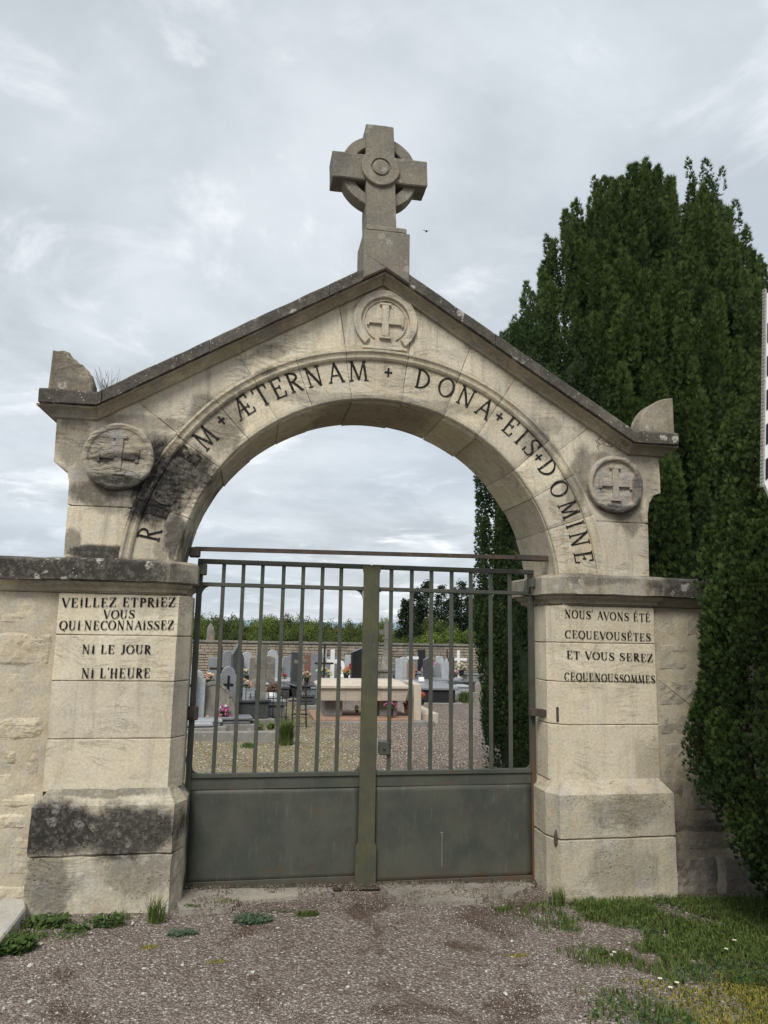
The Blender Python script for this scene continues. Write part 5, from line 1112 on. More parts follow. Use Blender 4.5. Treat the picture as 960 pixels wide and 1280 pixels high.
g_ = [
 (236, 832, 1.0, 16, 'round', G_L, .15, 'pale round-topped headstone with a dark cross beside the left jamb', .28, G_B),
 (249, 838, .92, 13, 'shoulder', G_L, .1, 'smaller pale headstone just right of the one with the dark cross', .28, None),
 (286, 833, .98, 23, 'shoulder', G_M, .1, 'grey shouldered headstone with a thin dark cross, behind the leaning slab', .3, G_B),
 (284, 813, 1.08, 23, 'wave', G_M, .1, 'wide grey headstone with a wavy top left of the pale one', .9, None),
 (297, 815, 1.05, 15, 'shoulder', G_D, -.1, 'dark grey shouldered headstone between the first bars', .9, None),
 (298, 804, 1.35, 11, 'peak', G_D, .3, 'tall dark wedge-shaped headstone standing above its neighbours', .5, None),
 (309, 815, 1.05, 11, 'round', G_L, .1, 'narrow pale rounded headstone near the third bar', .9, None),
 (320, 823, 1.0, 15, 'rect', G_O, 0, 'old square weathered stone slab with a pale top', 0, None),
 (336, 820, 1.0, 16, 'round', G_O, .15, 'old dark rounded stone beside the square weathered slab', 0, None),
 (341, 812, 1.1, 17, 'shoulder', G_L, .1, 'light shouldered headstone seen above the old dark rounded stone', .9, None),
 (353, 823, .85, 9, 'rect', G_L, 0, 'short light headstone left of the dark pair', .9, None),
 (361, 817, 1.0, 13, 'slant', G_M, -.1, 'grey headstone with a slanted top behind the dry grass', .9, None),
 (371, 815, 1.1, 13, 'rect', G_D, .2, 'dark square headstone left of the red-brown one', .8, None),
 (386, 814, 1.1, 10, 'heart', G_R, 0, 'red-brown carved headstone with a curved outline', .8, None),
 (396, 817, 1.08, 14, 'rect', G_M, .1, 'upright grey headstone directly right of the red-brown one', .8, None),
 (415, 819, 1.02, 22, 'wave', G_M, .05, 'broad grey headstone with a gently rising top, centre left', .9, None),
 (436, 819, .98, 8, 'rect', G_L, 0, 'small light headstone half behind a bar near the centre post', .9, None),
 (447, 809, 1.25, 15, 'slant', G_B, .2, 'tall black polished headstone at the left of the centre post', .8, None),
 (499, 823, .95, 7, 'round', G_L, 0, 'pale headstone right of the tall stone cross', .9, None),
 (505, 821, 1.0, 9, 'round', G_L, .1, 'second pale headstone right of the tall stone cross', .9, None),
 (514, 828, .85, 8, 'rect', G_T, .3, 'terracotta coloured slab standing upright near the white cross', .5, None),
 (527, 812, 1.15, 9, 'rect', G_B, .1, 'tall black headstone before the far wall, right half', .8, None),
 (534, 820, 1.05, 9, 'slant', G_D, .1, 'dark headstone touching the tall black one', .8, None),
 (532, 835, .7, 11, 'round', G_M, 0, 'low rounded grey headstone in front of the dark pair', .7, None),
 (546, 828, .85, 8, 'shoulder', G_M, 0, 'small shouldered grey headstone beside the thin pole', .8, None),
 (556, 823, 1.0, 10, 'heart', G_L, 0, 'pale headstone with a curved heart-like outline, right part', .8, None),
 (563, 822, 1.0, 9, 'rect', G_D, 0, 'dark headstone just right of the heart-like one', .8, None),
 (549, 820, 1.0, 5, 'round', G_L, 0, 'thin pale headstone far back beside the pole', .8, None),
 (583, 838, .42, 20, 'rect', G_M, 0, 'low flat grey tomb close to the cypress on the right', .6, None),
 (466, 818, 1.0, 16, 'round', G_M, 0, 'grey headstone hidden behind the centre post', .9, None),
 (427, 826, .8, 8, 'shoulder', G_W, 0, 'small white headstone behind the red flowers', .8, None),
 (379, 828, .7, 8, 'round', G_M, 0, 'low grey stone between dark and red-brown headstones', .8, None),
 (268, 822, 1.0, 14, 'rect', G_M, 0, 'grey headstone half behind the tall weathered stele', .8, None),
 (326, 812, 1.08, 10, 'slant', G_M, 0, 'far grey headstone in the back row over the old slab', .9, None),
 (404, 811, 1.12, 8, 'round', G_L, 0, 'far pale headstone by the back wall, centre left', .9, None),
 (520, 817, 1.0, 8, 'slant', G_M, 0, 'far grey headstone by the back wall behind the terracotta slab', .9, None)]
GR = [(grave(*q[:8], led=q[8], cross=q[9]), q[8]) for q in g_]
def flat_tomb(px, py, wpx, h, L, m, rz, label):
    x, y, z, k = spot(px, py, h); w_ = wpx*k; t_ = thing('flat_tomb', label, 'tomb', (x, y, z), rz, 'low granite tombs between the headstones')
    MB().cbox(-w_/2-.05, w_/2+.05, -.05, L+.05, -.1, .08, .01).build('kerb', G_G, t_); MB().cbox(-w_/2+.02, w_/2-.02, .0, L, .081, h-.06, .01).build('tomb_body', m, t_); MB().cbox(-w_/2, w_/2, -.03, L+.02, h-.059, h, .01).build('tomb_lid', m, t_)
for q in [(272, 872, 26, .4, 1.5, G_D, .1, 'dark flat tomb behind the leaning headstone'), (312, 866, 24, .38, 1.6, G_M, .05, 'grey flat tomb behind the iron railing'), (352, 858, 22, .35, 1.6, G_D, 0, 'dark flat tomb behind the brown shrub'),
          (376, 852, 20, .32, 1.7, G_L, .05, 'light flat tomb left of the sarcophagus, farther back'), (384, 868, 20, .30, 1.2, G_D, -.1, 'black flat tomb at the left corner of the sarcophagus'), (420, 845, 26, .34, 1.6, G_D, 0, 'dark flat tomb behind the left half of the sarcophagus'),
          (446, 842, 20, .34, 1.6, G_M, 0, 'grey flat tomb near the black polished headstone'), (497, 843, 24, .3, 1.6, G_D, 0, 'dark flat tomb right of the tall stone cross'), (524, 849, 24, .3, 1.5, G_D, 0, 'dark flat tomb behind the white slanted plaque'),
          (556, 845, 22, .3, 1.5, G_M, -.05, 'grey flat tomb behind the black tomb'), (340, 842, 18, .3, 1.5, G_L, 0, 'light flat tomb in front of the old rounded stone'), (363, 838, 14, .3, 1.5, G_M, 0, 'small grey flat tomb in the middle rows'),
          (300, 848, 20, .34, 1.5, G_L, 0, 'pale flat tomb in front of the wavy headstone'), (540, 838, 16, .3, 1.5, G_L, 0, 'pale flat tomb before the small shouldered stone'), (400, 838, 16, .3, 1.4, G_L, 0, 'pale flat tomb in front of the upright grey headstone')]: flat_tomb(*q)
# crosses
def cross_thing(px, ytop, H, m, label, s=.5, th=.05):
    x, y, z, k = spot(px, ytop, H); t_ = thing('grave_cross', label, 'cross', (x, y, z), .1, 'free-standing grave crosses')
    MB().cbox(-th, th, -th*.7, th*.7, -.1, H, .006).build('upright', m, t_); MB().cbox(-s/2, -th-.001, -th*.7, th*.7, H*.70, H*.70+th*2, .006).cbox(th+.001, s/2, -th*.7, th*.7, H*.70, H*.70+th*2, .006).build('cross_arm', m, t_)
cross_thing(514, 810, 1.22, G_W, 'white cross standing against the far wall near the middle', .5, .045)
cross_thing(573, 813, 1.15, G_W, 'white cross before the far wall beside the cypress', .6, .045)
cross_thing(416, 812, 1.18, G_W, 'white cross rising behind the broad grey headstone', .3, .05)
cross_thing(331, 806, 1.35, G_O, 'weathered stone cross above the old rounded stone', .34, .045)
cross_thing(406, 806, 1.35, G_I, 'thin black iron cross before the wall, centre left', .4, .02)
cross_thing(377, 809, 1.25, G_O, 'small stone cross just behind the dark square headstone', .3, .04)
cross_thing(507, 812, 1.2, G_O, 'grey stone cross left of the terracotta slab', .3, .04)
cross_thing(559, 812, 1.2, G_I, 'thin black cross over the heart-like headstone', .36, .02)
cross_thing(277, 808, 1.3, G_I, 'thin dark cross above the wavy-topped headstone', .36, .02)
cross_thing(456, 806, 1.3, G_O, 'stone cross peeping out left of the centre post', .34, .04)
# tall stone cross on a pedestal
x, y, z, k = spot(483, 776, 1.95); t_ = thing('stone_cross_monument', 'tall weathered stone cross on a stepped pedestal right of the centre post', 'monument', (x, y, z))
v_, f_ = loft([(-.16, -.14), (.16, -.14), (.16, .14), (-.16, .14)], [(.12, 0), (.72, 0)], .2, .004, 1); MB().add(v_, f_).build('pedestal', G_O, t_)
MB().cbox(-.22, .22, -.2, .2, -.1, .12, .01).build('step', G_O, t_); MB().cbox(-.20, .20, -.18, .18, .721, .80, .015).build('pedestal_cap', G_O, t_); MB().cbox(.05, .12, -.155, -.142, .15, .62, .004).build('marble_plaque', G_W, t_)
v_, f_ = loft([(-.13, -.12), (.13, -.12), (.13, .12), (-.13, .12)], [(.801, 0), (1.05, -.04), (1.25, -.075)], .2, .004, 1); MB().add(v_, f_).build('shaft', G_O, t_)
MB().cbox(-.05, .05, -.04, .04, 1.251, 1.95, .008).build('cross_upright', G_O, t_); MB().cbox(-.17, -.051, -.04, .04, 1.62, 1.74, .006).cbox(.051, .17, -.04, .04, 1.62, 1.74, .006).build('cross_arm', G_O, t_); MB().cbox(-.10, .10, -.05, -.041, 1.50, 1.56, .004).build('scroll', G_O, t_)
# obelisk behind the left jamb
x, y, z, k = spot(239, 786, 1.75); t_ = thing('obelisk_monument', 'pale stone monument with a square shaft, partly hidden by the left jamb', 'monument', (x, y, z))
MB().cbox(-.26, .26, -.26, .26, -.1, .25, .01).build('step', G_P, t_); MB().cbox(-.2, .2, -.2, .2, .251, 1.25, .008).build('pedestal', G_P, t_); MB().cbox(-.27, .27, -.27, .27, 1.251, 1.36, .02).cbox(-.22, .22, -.22, .22, 1.361, 1.5, .02).build('pedestal_cap', G_P, t_)
v_, f_ = loft([(-.15, -.15), (.15, -.15), (.15, .15), (-.15, .15)], [(1.501, 0), (2.9, -.035)], .3, .002, 1); MB().add(v_, f_).build('shaft', G_P, t_); MB().lathe([(.12, 2.9), (.001, 3.1)], 4).build('point', G_P, t_)
# rough tall stele
x, y, z, k = spot(264, 777, 1.86); t_ = thing('weathered_stele', 'tall rough stele with a ragged top and a reddish niche', 'monument', (x, y, z), .15)
ol = [(-.20, 0), (.17, 0), (.16, .6), (.15, 1.0), (.10, 1.22), (.05, 1.36), (-.02, 1.42), (-.07, 1.34), (-.12, 1.24), (-.15, 1.05), (-.14, .9), (-.18, .5)]
mb = MB().prism([(a, c+.4) for a, c in ol], -.12, .12, .02); mb.v = [tuple(wob(v, .02, 6, 2)) for v in mb.v]; mb.build('stele', G_O, t_); MB().cbox(-.22, .22, -.17, .17, -.1, .40, .015).build('plinth', G_P, t_)
MB().prism([(-.02, .75), (.08, .75), (.09, 1.25), (.03, 1.38), (-.03, 1.25)], -.135, -.10, .004).build('niche', G_T, t_)
# leaning arched slab
p = at_z(279, 912, 0); t_ = thing('leaning_headstone', 'old arched headstone leaning sideways behind the pink flowers', 'headstone', (p.x, p.y, p.z), .1)
ol = [(-.30, -.1), (.30, -.1), (.28, .45)]+[(.28*math.cos(R_(a)), .45+.34*math.sin(R_(a))) for a in range(15, 166, 15)]+[(-.28, .45)]
sl = MB().prism(ol, -.05, .05, .012).build('headstone', G_O, t_); sl.rotation_euler = (-.25, -.28, .3)
mb = MB(); mb.prism([(.27*math.cos(R_(a)), .45+.33*math.sin(R_(a))) for a in range(0, 181, 12)]+[(.225*math.cos(R_(a)), .45+.28*math.sin(R_(a))) for a in range(180, -1, -12)], -.066, -.0505, .003); rb = mb.build('raised_border', G_O, t_); rb.rotation_euler = sl.rotation_euler
p = at_z(254, 900, 0); t_ = thing('box_tomb', 'dark mossy box tomb left of the leaning headstone', 'tomb', (p.x, p.y+.5, 0)); MB().cbox(-.32, .30, -.45, .45, -.1, .36, .02).build('tomb_body', G_O, t_); MB().cbox(-.36, .34, -.5, .5, .361, .43, .012).build('tomb_lid', G_G, t_)
# granite tomb with a low iron railing
p = at_z(324, 902, 0); t_ = thing('granite_tomb', 'grey granite tomb with low iron railing in the left half', 'tomb', (p.x, p.y, 0), .06); MB().cbox(-.52, .44, 0, 1.9, -.1, .27, .012).build('tomb_body', G_M, t_); MB().cbox(-.56, .48, -.04, 1.95, .271, .35, .012).build('tomb_lid', G_M, t_)
mb = MB()
for i in range(13): mb.tube((-.5+.08*i, -.10, -.05), (-.5+.08*i, -.10, .50+.05*(i % 2)), .008, 5)
mb.box(-.52, .48, -.108, -.092, .40, .415).box(-.52, .48, -.108, -.092, .08, .095); mb.build('railing', G_I, t_)
p = at_z(374, 908, 0); t_ = thing('iron_grave_cross', 'dark wrought iron grave cross with scrolls by the gravel', 'cross', (p.x, p.y, 0)); mb = MB()
for a, c in (((-.12, 0, -.05), (-.12, 0, .62)), ((.12, 0, -.05), (.08, 0, .75)), ((0, .05, -.05), (0, .05, .5)), ((-.2, 0, .42), (.2, 0, .42)), ((-.14, 0, .2), (.14, 0, .2))): mb.tube(a, c, .013, 6)
mb.build('frame', G_I, t_); mb = MB()
for s in (-1, 1):
    for cz_, r in ((.52, .06), (.31, .05), (.10, .06)):
        for i in range(10): a, c = R_(i*36), R_(i*36+36); mb.tube((s*.05+r*math.cos(a), .01, cz_+r*math.sin(a)), (s*.05+r*math.cos(c), .01, cz_+r*math.sin(c)), .007, 4)
mb.build('scrolls', G_I, t_)
# long pale sarcophagus
p = at_z(455, 902, 0); t_ = thing('sarcophagus', 'long pale stone sarcophagus on a pinkish plinth across the middle of the view', 'tomb', (p.x, p.y, gz(p.x, p.y)), -.02)
MB().cbox(-.90, .92, 0, 1.5, -.1, .10, .012).build('plinth', G_T, t_); MB().cbox(-.93, 1.3, -.04, .18, -.12, .055, .01).build('kerb', G_G, t_); [MB().cbox(a, a+.33, .42, 1.2, .101, .398, .01).build('foot_block', G_G, t_) for a in (-.68, .35)]
mb = MB(); mb.add([(-.76, .22, .40), (.80, .22, .40), (.80, 1.25, .40), (-.76, 1.25, .40), (-.80, .18, .62), (.84, .18, .62), (.84, 1.3, .62), (-.80, 1.3, .62)], [(0, 1, 2, 3), (4, 5, 6, 7), (0, 1, 5, 4), (1, 2, 6, 5), (2, 3, 7, 6), (3, 0, 4, 7)]); mb.build('tomb_body', G_P, t_)
mb = MB(); mb.add([(-.83, .14, .625), (.87, .14, .625), (.87, 1.34, .625), (-.83, 1.34, .625), (-.83, .14, .665), (.87, .14, .665), (.87, 1.34, .665), (-.83, 1.34, .665), (-.70, .45, .75), (.72, .45, .75), (.72, 1.05, .75), (-.70, 1.05, .75)], [(0, 1, 2, 3), (0, 1, 5, 4), (1, 2, 6, 5), (2, 3, 7, 6), (3, 0, 4, 7), (4, 5, 9, 8), (5, 6, 10, 9), (6, 7, 11, 10), (7, 4, 8, 11), (8, 9, 10, 11)]); mb.build('tomb_lid', G_P, t_)
MB().cbox(.98, 1.12, .3, 1.3, .0, .70, .01).build('end_slab', G_P, t_); MB().cbox(1.13, 1.5, .5, 2.2, -.1, .14, .01).build('step', G_P, t_)
# black tomb, plaques, kerb, pole
p = at_z(548, 874, 0); t_ = thing('black_tomb', 'low black polished tomb with a beaded kerb right of the sarcophagus', 'tomb', (p.x, p.y, gz(p.x, p.y)), -.1); MB().cbox(-.48, .42, 0, 2.0, .03, .33, .012).build('tomb_body', G_B, t_); MB().cbox(-.54, .50, -.06, 2.1, .331, .39, .01).build('tomb_lid', G_M, t_); MB().cbox(-.6, .6, -.15, 2.2, -.1, .029, .01).build('kerb', G_G, t_)
def plaque(px, py, h, w_, m, label, name='memorial_plaque', rz=0):
    p = at_z(px, py, .3); t_ = MB().prism([(-w_/2, 0), (w_/2, 0), (w_/2*.85, h), (-w_/2, h)], -.02, .02, .004).build(name, m); t_.location = (p.x, p.y, .3); t_.rotation_euler = (-.3, 0, rz); tag(t_, label, 'plaque')
plaque(340, 873, .11, .11, G_W, 'small white memorial plaque on the granite tomb'); plaque(392, 848, .13, .12, G_L, 'open book shaped pale plaque near the red-brown headstone'); plaque(527, 852, .12, .16, G_W, 'white slanted plaque in front of the black headstones'); plaque(313, 838, .1, .1, G_W, 'tiny white plaque behind the pale flowers')
a, c = at_z(222, 928, 0), at_z(346, 927, 0); o = MB().cbox(a.x-1.5, c.x, a.y, a.y+.13, -.1, .14, .012).build('grave_kerb', G_G); tag(o, 'long grey concrete kerb in front of the leaning headstone', 'kerb')
p = at_z(541, 845, 0); o = MB().tube((0, 0, -.1), (0, 0, 1.35), .02, 6).build('pole', G_L); o.location = (p.x, p.y, 0); tag(o, 'thin pale pole standing before the far wall', 'pole')
p = at_z(349, 905, 0)
# flowers in pots
PET = {'pink': ((.55, .10, .22), (.75, .30, .42)), 'white': ((.60, .60, .55), (.78, .78, .74)), 'red': ((.42, .035, .03), (.62, .12, .08)), 'yellow': ((.62, .48, .12), (.75, .68, .38)), 'magenta': ((.38, .05, .25), (.58, .16, .42)), 'orange': ((.62, .25, .05), (.75, .42, .12)), 'salmon': ((.60, .24, .20), (.72, .42, .36)), 'cream': ((.62, .55, .38), (.74, .68, .52))}
PM = {k: leafmat(k+'_petals', v[0], v[1], .3, .6) for k, v in PET.items()}; M_potb = plain('dark_pot', (.02, .025, .022), .4); M_pott = plain('clay_pot', (.32, .15, .10), .8)
def pot(px, py, hpx, cols, label, z=0, potm=None, wide=1.0):
    ip = int(px*7+py)
    p = at_z(px, py, z); z0 = z if z else gz(p.x, p.y); p = at_z(px, py, z0); k = (p-CAM).dot(fw)/FPX; h = hpx*k; t_ = thing('flower_pot', label, 'flower pot', (p.x, p.y, z0)); r = h*.24
    MB().lathe([(r*.7, 0), (r, h*.36), (r*1.08, h*.36), (r*1.08, h*.42), (r*.8, h*.40)], 12).build('pot', potm or M_potb, t_); rg = random.Random(ip)
    pts = [[] for _ in cols]; gp = []
    for i in range(26):
        a = rg.uniform(0, 6.28); e = rg.uniform(-.2, 1.5); R1 = h*.34*wide; cpt = Vector((R1*math.cos(a)*math.cos(e), R1*math.sin(a)*math.cos(e), h*.62+h*.30*math.sin(e)))
        j = int(rg.random()*len(cols))
        for s in range(7): pts[j].append((p.x+cpt.x+rg.gauss(0, h*.035), p.y+cpt.y+rg.gauss(0, h*.035), z0+cpt.z+rg.gauss(0, h*.03)))
        gp += [(p.x+cpt.x*.8+rg.gauss(0, h*.05), p.y+cpt.y*.8, z0+cpt.z*.75+rg.gauss(0, h*.06)) for _ in range(4)]
    for j, cname in enumerate(cols):
        if pts[j]: leaves('blossoms', pts[j], PM[cname], h*.055, j+ip, t_, h*.02)
    leaves('leaves', gp, M_weed, h*.055, ip, t_, h*.02)
pot(279, 912, 30, ['pink', 'magenta', 'white'], 'pot of bright pink and white flowers before the leaning headstone', .0)
pot(258, 912, 17, ['salmon', 'white'], 'small pink and white flowers left of the bright pink pot', .0); pot(231, 913, 17, ['white', 'cream'], 'white flowers in a pot at the foot of the left jamb')
pot(301, 874, 26, ['cream', 'salmon', 'yellow'], 'cream and salmon flowers on a grave between the first bars', .2, None, 1.3); pot(344, 843, 16, ['pink', 'salmon'], 'pink flower bunch in front of the light shouldered headstone', .2, None, 1.3)
pot(436, 851, 18, ['red', 'salmon'], 'red and white bunch left of the centre post', .2); pot(418, 891, 12, ['pink'], 'small pink potted flowers on the sarcophagus kerb', .1); pot(446, 891, 9, ['salmon', 'white'], 'pale pink flowers on the kerb beside the centre post', .1)
pot(488, 894, 17, ['magenta', 'pink'], 'magenta cyclamen in a dark pot at the right end of the sarcophagus', .1, None, 1.3); pot(527, 881, 16, ['orange', 'yellow', 'red'], 'orange and yellow flowers on the step right of the sarcophagus', .1); pot(509, 891, 15, ['red'], 'toppled clay pot with dark red flowers by the sarcophagus', .1, M_pott)
pot(404, 862, 16, ['pink', 'white'], 'clay pot of pink flowers behind the left end of the sarcophagus', .25, M_pott); pot(386, 843, 12, ['white', 'cream'], 'white bunch at the base of the red-brown headstone', .2); pot(562, 851, 12, ['yellow'], 'small yellow flowers before the pale headstones on the right', .2)
pot(500, 845, 9, ['white'], 'tiny white flowers by the pale headstones right of the cross', .2); pot(455, 850, 10, ['white'], 'white bunch beside the black polished headstone', .2); pot(270, 862, 14, ['yellow', 'cream'], 'yellowish flowers on the grave behind the leaning slab', .3, None, 1.4)
pot(323, 862, 11, ['white', 'pink'], 'small white and pink pot behind the iron railing', .35); pot(355, 852, 10, ['red'], 'small red flowers on the dark flat tomb', .3); pot(376, 848, 9, ['yellow', 'white'], 'yellow and white flowers on the light flat tomb', .3)
pot(425, 842, 9, ['magenta', 'white'], 'purple and white flowers behind the sarcophagus', .3); pot(448, 840, 9, ['pink'], 'tiny pink flowers beside the black headstone', .3); pot(519, 846, 9, ['red', 'yellow'], 'red and yellow bunch on the dark flat tomb', .3)
pot(541, 846, 10, ['pink', 'white'], 'pale pink bunch right of the white plaque', .3); pot(555, 843, 8, ['orange'], 'tiny orange flowers on the grey flat tomb', .3); pot(290, 846, 10, ['red', 'white'], 'red flowers on the pale flat tomb', .3); pot(363, 836, 8, ['white'], 'white flowers on the small grey flat tomb', .3)
pot(331, 845, 9, ['magenta'], 'dark pink flowers at the foot of the old square slab', .2); pot(575, 838, 9, ['salmon', 'red'], 'reddish flowers near the white cross on the right', .2); pot(398, 836, 8, ['yellow'], 'yellow bunch on the pale flat tomb', .3)
CN = [['pink', 'white'], ['red'], ['yellow', 'white'], ['white'], ['magenta', 'pink'], ['orange', 'yellow'], ['salmon', 'cream'], ['red', 'white'], ['cream'], ['pink']]; rq = random.Random(31)
for i, (gt, led) in enumerate(GR):
    tz = gt.get('_top')
    if tz is None: continue
    del gt['_top']
    if led < .6: continue
    lb = gt['label'].replace('headstone', 'stone').split(); base_ = ' '.join(lb[:9])
    for q_ in range(2 if i % 2 else 1):
        fx, fy = gt.location.x+rq.uniform(-.25, .25), gt.location.y-rq.uniform(.25, 1.3); c_ = CN[(i*3+q_*5) % 10]; d_ = (Vector((fx, fy, tz))-CAM); k_ = d_.dot(fw)/FPX; pxx, pyy = 480+d_.dot(rt)/k_, 640-d_.dot(up)/k_
        ft = pot(pxx, pyy, rq.uniform(.22, .42)/k_, c_, ' and '.join(c_)+' flowers before the '+base_, gt.location.z+tz, None, rq.uniform(.9, 1.4))
# shrubs and tufts among the graves
M_dry = leafmat('dry_brown_leaves', (.14, .08, .055), (.26, .17, .12), .2, .8); M_straw = leafmat('straw_grass', (.26, .20, .12), (.42, .34, .22), .3, .8); M_shrub = leafmat('shrub_green', (.07, .12, .03), (.18, .24, .08), .3, .7)
def bush(px, py, hpx, wpx, m, label, kind_='l', n=900, cat='shrub'):
    p = at_z(px, py, 0); z0 = gz(p.x, p.y); k = (p-CAM).dot(fw)/FPX; h, w_ = hpx*k, wpx*k; t_ = thing('grass_clump' if kind_ == 'b' else 'shrub', label, cat, (p.x, p.y, z0)); rg = random.Random(px)
    if kind_ == 'b': blades('blades', [(p.x+rg.gauss(0, w_*.14), p.y+rg.gauss(0, w_*.12), z0) for _ in range(n)], m, h, .010, px, t_, .6)
    else:
        leaves('leaves', [(p.x+w_*.5*math.cos(a)*math.cos(e)*q_, p.y+w_*.5*math.sin(a)*math.cos(e)*q_, z0+h*.45+h*.5*math.sin(e)*q_) for a, e, q_ in [(rg.uniform(0, 6.28), rg.uniform(-1, 1.5), rg.random()**.4) for _ in range(n)]], m, .018, px, t_, .01)
        mb = MB(); [mb.tube((0, 0, -.05), (w_*.35*math.cos(a), w_*.35*math.sin(a), h*.7), .008, 4, .003) for a in (0, 1.3, 2.5, 3.8, 5)]; mb.build('branches', M_twig, t_)
bush(341, 878, 26, 26, M_dry, 'leafless brown shrub in front of the old rounded stone'); bush(325, 880, 12, 14, M_dry, 'small brown shrub beside the larger leafless one', n=400); bush(366, 854, 16, 20, M_straw, 'dry straw-coloured grass clump behind the brown shrub', 'b', 500, 'grass')
bush(357, 930, 38, 22, M_shrub, 'upright light green weed at the end of the long kerb', 'b', 900, 'grass'); bush(409, 851, 12, 8, M_shrub, 'yellow-green little shrub before the broad grey headstone', n=200); bush(318, 912, 12, 26, M_shrub, 'yellowish ground plant inside the kerb', n=260); bush(338, 911, 9, 12, M_shrub, 'second small plant inside the kerb on the right', n=160)
bush(582, 872, 18, 26, M_shrub, 'green weeds growing beside the black tomb', 'b', 700, 'grass'); bush(245, 906, 12, 12, M_shrub, 'dark green plant beside the box tomb', n=200); bush(510, 900, 10, 10, M_shrub, 'weeds at the right corner of the sarcophagus plinth', 'b', 260, 'grass')
bush(310, 934, 7, 26, M_shrub, 'low grass patch in front of the long kerb', 'b', 500, 'grass'); bush(575, 860, 9, 18, M_dry, 'brownish low shrub behind the green weeds on the right', n=240)
G5 = []; R = random.Random(12)
for i in range(26000):
    x, y = R.uniform(-2.2, 4.5), R.uniform(.6, 13.5); v = noise.noise(Vector((x*1.1, y*1.1, 4)))+.4*noise.noise(Vector((x*4, y*4, 1)))+.10-max(0, x-1.2)*.22
    if v > .12: G5.append((x, y, gz(x, y)-.004))
tag(blades('turf', G5, M_straw, .045, .008, 40, lean=1.0), 'thin mossy grass on the gravel inside the cemetery', 'turf', kind='stuff')

# far dry-stone wall
WY = 21.0; t_ = thing('cemetery_wall', 'low dry-stone wall closing the back of the cemetery', 'wall', (5, WY, -.1)); R = random.Random(4); mb = MB(); z = -.15; H_ = 1.17
while z < H_-.08:
    h = R.uniform(.05, .115); x = -14+R.uniform(0, .3)
    while x < 26:
        L = R.uniform(.15, .45); d = R.uniform(0, .04); z1 = min(z+h, H_)-.012
        mb.box(x, x+L-.015, WY-.02-d, WY+.06, z+R.uniform(0, .006), z1-R.uniform(0, .008)); x += L
    z += h
o = mb.build('wall_stones', stone('dry_stone', (.42, .35, .27), (.27, .235, .19), bed=0, pit=.3, streak=.2, bd=.01, var=.0, overall=.25), t_, True); o['kind'] = 'stuff'
MB().box(-14, 26, WY+.01, WY+.4, -.4, H_-.02).build('mortar', G_O, t_, True)
mb = MB(); x = -14
while x < 26: L = R.uniform(.4, .8); mb.box(x, x+L-.01, WY-.05, WY+.45, H_-.005, H_+.05+R.uniform(0, .015)); x += L
o = mb.build('coping_stones', G_O, t_, True); o['kind'] = 'stuff'

# woods beyond the wall: every crown its own tree
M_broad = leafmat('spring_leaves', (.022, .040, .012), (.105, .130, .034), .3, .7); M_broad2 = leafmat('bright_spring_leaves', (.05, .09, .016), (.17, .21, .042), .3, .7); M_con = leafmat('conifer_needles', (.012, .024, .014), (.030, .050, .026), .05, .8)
def broad_mesh(seed, m):
    rg = np.random.default_rng(seed); n = 9500; nb = 26; ctr = rg.normal(0, 1, (nb, 3)); ctr /= np.linalg.norm(ctr, axis=1)[:, None]; ctr[:, 2] = np.abs(ctr[:, 2])*1.0-.35; ctr *= rg.uniform(.55, .95, (nb, 1)); j = rg.integers(0, nb, n)
    d = rg.normal(0, 1, (n, 3)); d /= np.linalg.norm(d, axis=1)[:, None]; P = ctr[j]*np.array([.75, .75, .8])+d*rg.uniform(.14, .30, (n, 1)); s = rg.normal(0, 1, (n, 3)); s /= np.linalg.norm(s, axis=1)[:, None]; s2 = np.cross(s, d); L = rg.uniform(.013, .032, (n, 1))
    V = np.stack([P-s*L, P+s2*L, P+s*L, P-s2*L], 1).reshape(-1, 3); tone = rg.uniform(-.15, .75, nb)[j]+.30*d[:, 2]+.25*(P[:, 2]-.2); c = np.zeros((n, 4, 3)); c[:, :, 0] = np.clip(tone+rg.normal(0, .12, n), 0, 1)[:, None]  # tint rises on upward sides and tops: light from above painted in
    o = npmesh('crown', V, np.arange(n*4).reshape(-1, 4), m, None, c.reshape(-1, 3)); me = o.data; bpy.data.objects.remove(o); return me
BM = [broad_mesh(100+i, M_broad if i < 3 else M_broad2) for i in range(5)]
tr = MB().tube((0, 0, -1), (0, 0, .2), .05, 7, .03).tube((0, 0, 0), (.3, .1, .5), .025, 5, .01).tube((0, 0, 0), (-.3, -.1, .5), .025, 5, .01).build('trunk', M_bark); trm = tr.data; bpy.data.objects.remove(tr)
R = random.Random(2); k = 0
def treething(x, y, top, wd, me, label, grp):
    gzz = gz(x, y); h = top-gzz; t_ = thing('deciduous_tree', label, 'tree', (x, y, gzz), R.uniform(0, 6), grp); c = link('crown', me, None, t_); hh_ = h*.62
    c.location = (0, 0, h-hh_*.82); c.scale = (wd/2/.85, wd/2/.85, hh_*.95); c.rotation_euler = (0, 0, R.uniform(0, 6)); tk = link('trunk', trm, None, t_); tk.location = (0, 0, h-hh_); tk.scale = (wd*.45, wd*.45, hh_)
sky_y = lambda px: np.interp(px, [230, 245, 262, 300, 330, 345, 370, 390, 420, 450, 490, 520, 560, 600], [764, 759, 757, 762, 764, 758, 761, 768, 769, 771, 773, 772, 770, 768])
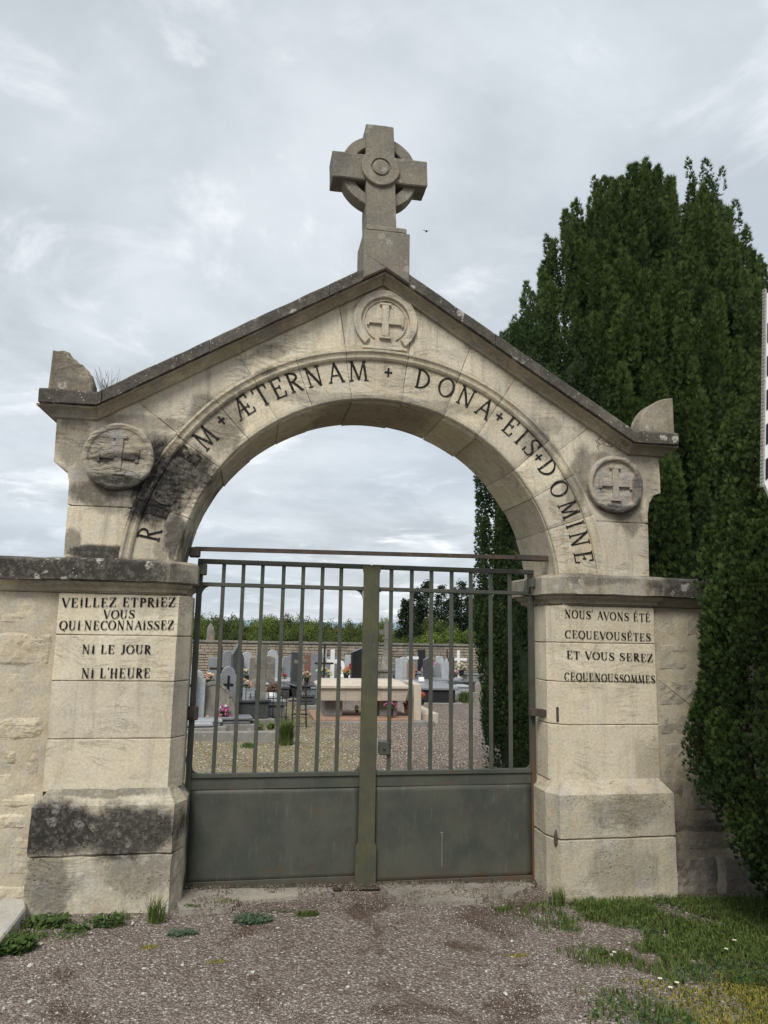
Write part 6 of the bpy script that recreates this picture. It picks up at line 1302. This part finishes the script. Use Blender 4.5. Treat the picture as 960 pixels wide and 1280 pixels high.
row_name = ['front of the wood', 'middle of the wood', 'skyline of the wood']; seen_at = [(236, 'beside the left jamb'), (262, 'over the weathered stele'), (290, 'between the first two bars'), (316, 'over the old square slab'), (342, 'over the light shouldered stone'), (368, 'over the dark square stone'), (394, 'over the red-brown stone'), (420, 'over the broad grey stone'), (446, 'just left of the centre post'), (470, 'behind the centre post'), (496, 'beside the tall stone cross'), (520, 'under the leftmost conifer'), (546, 'under the tall conifers'), (572, 'under the right conifers')]
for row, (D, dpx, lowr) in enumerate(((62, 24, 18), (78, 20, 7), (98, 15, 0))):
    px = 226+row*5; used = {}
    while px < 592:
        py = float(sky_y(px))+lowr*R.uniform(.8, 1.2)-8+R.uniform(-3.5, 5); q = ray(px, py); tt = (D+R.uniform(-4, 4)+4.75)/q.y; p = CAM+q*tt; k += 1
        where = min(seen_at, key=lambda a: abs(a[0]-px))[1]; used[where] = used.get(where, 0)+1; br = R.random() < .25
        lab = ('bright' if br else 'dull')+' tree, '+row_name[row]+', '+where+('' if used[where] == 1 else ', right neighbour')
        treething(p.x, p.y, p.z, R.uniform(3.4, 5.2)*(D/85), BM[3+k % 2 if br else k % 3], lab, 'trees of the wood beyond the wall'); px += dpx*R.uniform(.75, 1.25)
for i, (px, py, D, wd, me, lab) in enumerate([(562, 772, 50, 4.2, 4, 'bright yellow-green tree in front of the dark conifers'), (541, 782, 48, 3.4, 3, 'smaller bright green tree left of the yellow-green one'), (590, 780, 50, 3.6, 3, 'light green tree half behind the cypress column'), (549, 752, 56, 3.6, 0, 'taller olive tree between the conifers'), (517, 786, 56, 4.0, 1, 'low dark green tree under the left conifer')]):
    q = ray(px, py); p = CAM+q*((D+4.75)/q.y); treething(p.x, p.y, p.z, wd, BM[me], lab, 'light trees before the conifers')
def conifer(px, py, D, wd, lab, seed):
    q = ray(px, py); p = CAM+q*((D+4.75)/q.y); g0 = gz(p.x, p.y); H = p.z-g0; t_ = thing('conifer_tree', lab, 'tree', (p.x, p.y, g0), 0, 'dark conifers beyond the wall'); rg = np.random.default_rng(seed); n = 9000; nb = 220
    bt = rg.random(nb)**.75; bz = H*(.12+.86*(1-bt)) ; ba = rg.uniform(0, 6.28, nb); br = (wd/2)*(1-bz/H)**.95*rg.uniform(.65, 1.15, nb)*1.1+.04; j = rg.integers(0, nb, n); s = rg.random(n)**.6; rr = br[j]*s
    P = np.stack([rr*np.cos(ba[j]), rr*np.sin(ba[j]), bz[j]-.22*rr+.10*rr*s], 1)+rg.normal(0, .13, (n, 3)); d = np.stack([np.cos(ba[j]), np.sin(ba[j]), rg.uniform(-.5, .3, n)], 1)+rg.normal(0, .35, (n, 3)); d /= np.linalg.norm(d, axis=1)[:, None]; s2 = np.cross(d, rg.normal(0, 1, (n, 3))); s2 /= np.linalg.norm(s2, axis=1)[:, None]; L = rg.uniform(.12, .28, (n, 1))
    V = np.stack([P, P+d*L*.5+s2*L*.25, P+d*L, P+d*L*.5-s2*L*.25], 1).reshape(-1, 3); c = np.zeros((n, 4, 3)); c[:, :, 0] = np.clip(rg.normal(.4, .25, n), 0, 1)[:, None]; npmesh('crown', V, np.arange(4*n).reshape(-1, 4), M_con, t_, c.reshape(-1, 3)); MB().tube((0, 0, -.3), (0, 0, H*.97), .18, 7, .02).build('trunk', M_bark, t_)
for i, q in enumerate([(508, 748, 62, 4.6, 'leftmost lower conifer at the edge of the group'), (521, 733, 66, 4.4, 'slim conifer second from the left'), (534, 724, 64, 5.4, 'tall pointed conifer, left of the group centre'), (552, 729, 70, 5.0, 'conifer with a narrow tip in the group centre'), (566, 731, 72, 4.8, 'conifer just behind the group centre'), (577, 722, 64, 5.4, 'tallest right-hand conifer of the group'), (590, 727, 66, 5.0, 'right-hand conifer touching the cypress column'), (606, 728, 68, 5.6, 'conifer mostly hidden behind the cypress column')]): conifer(*q, 300+i)
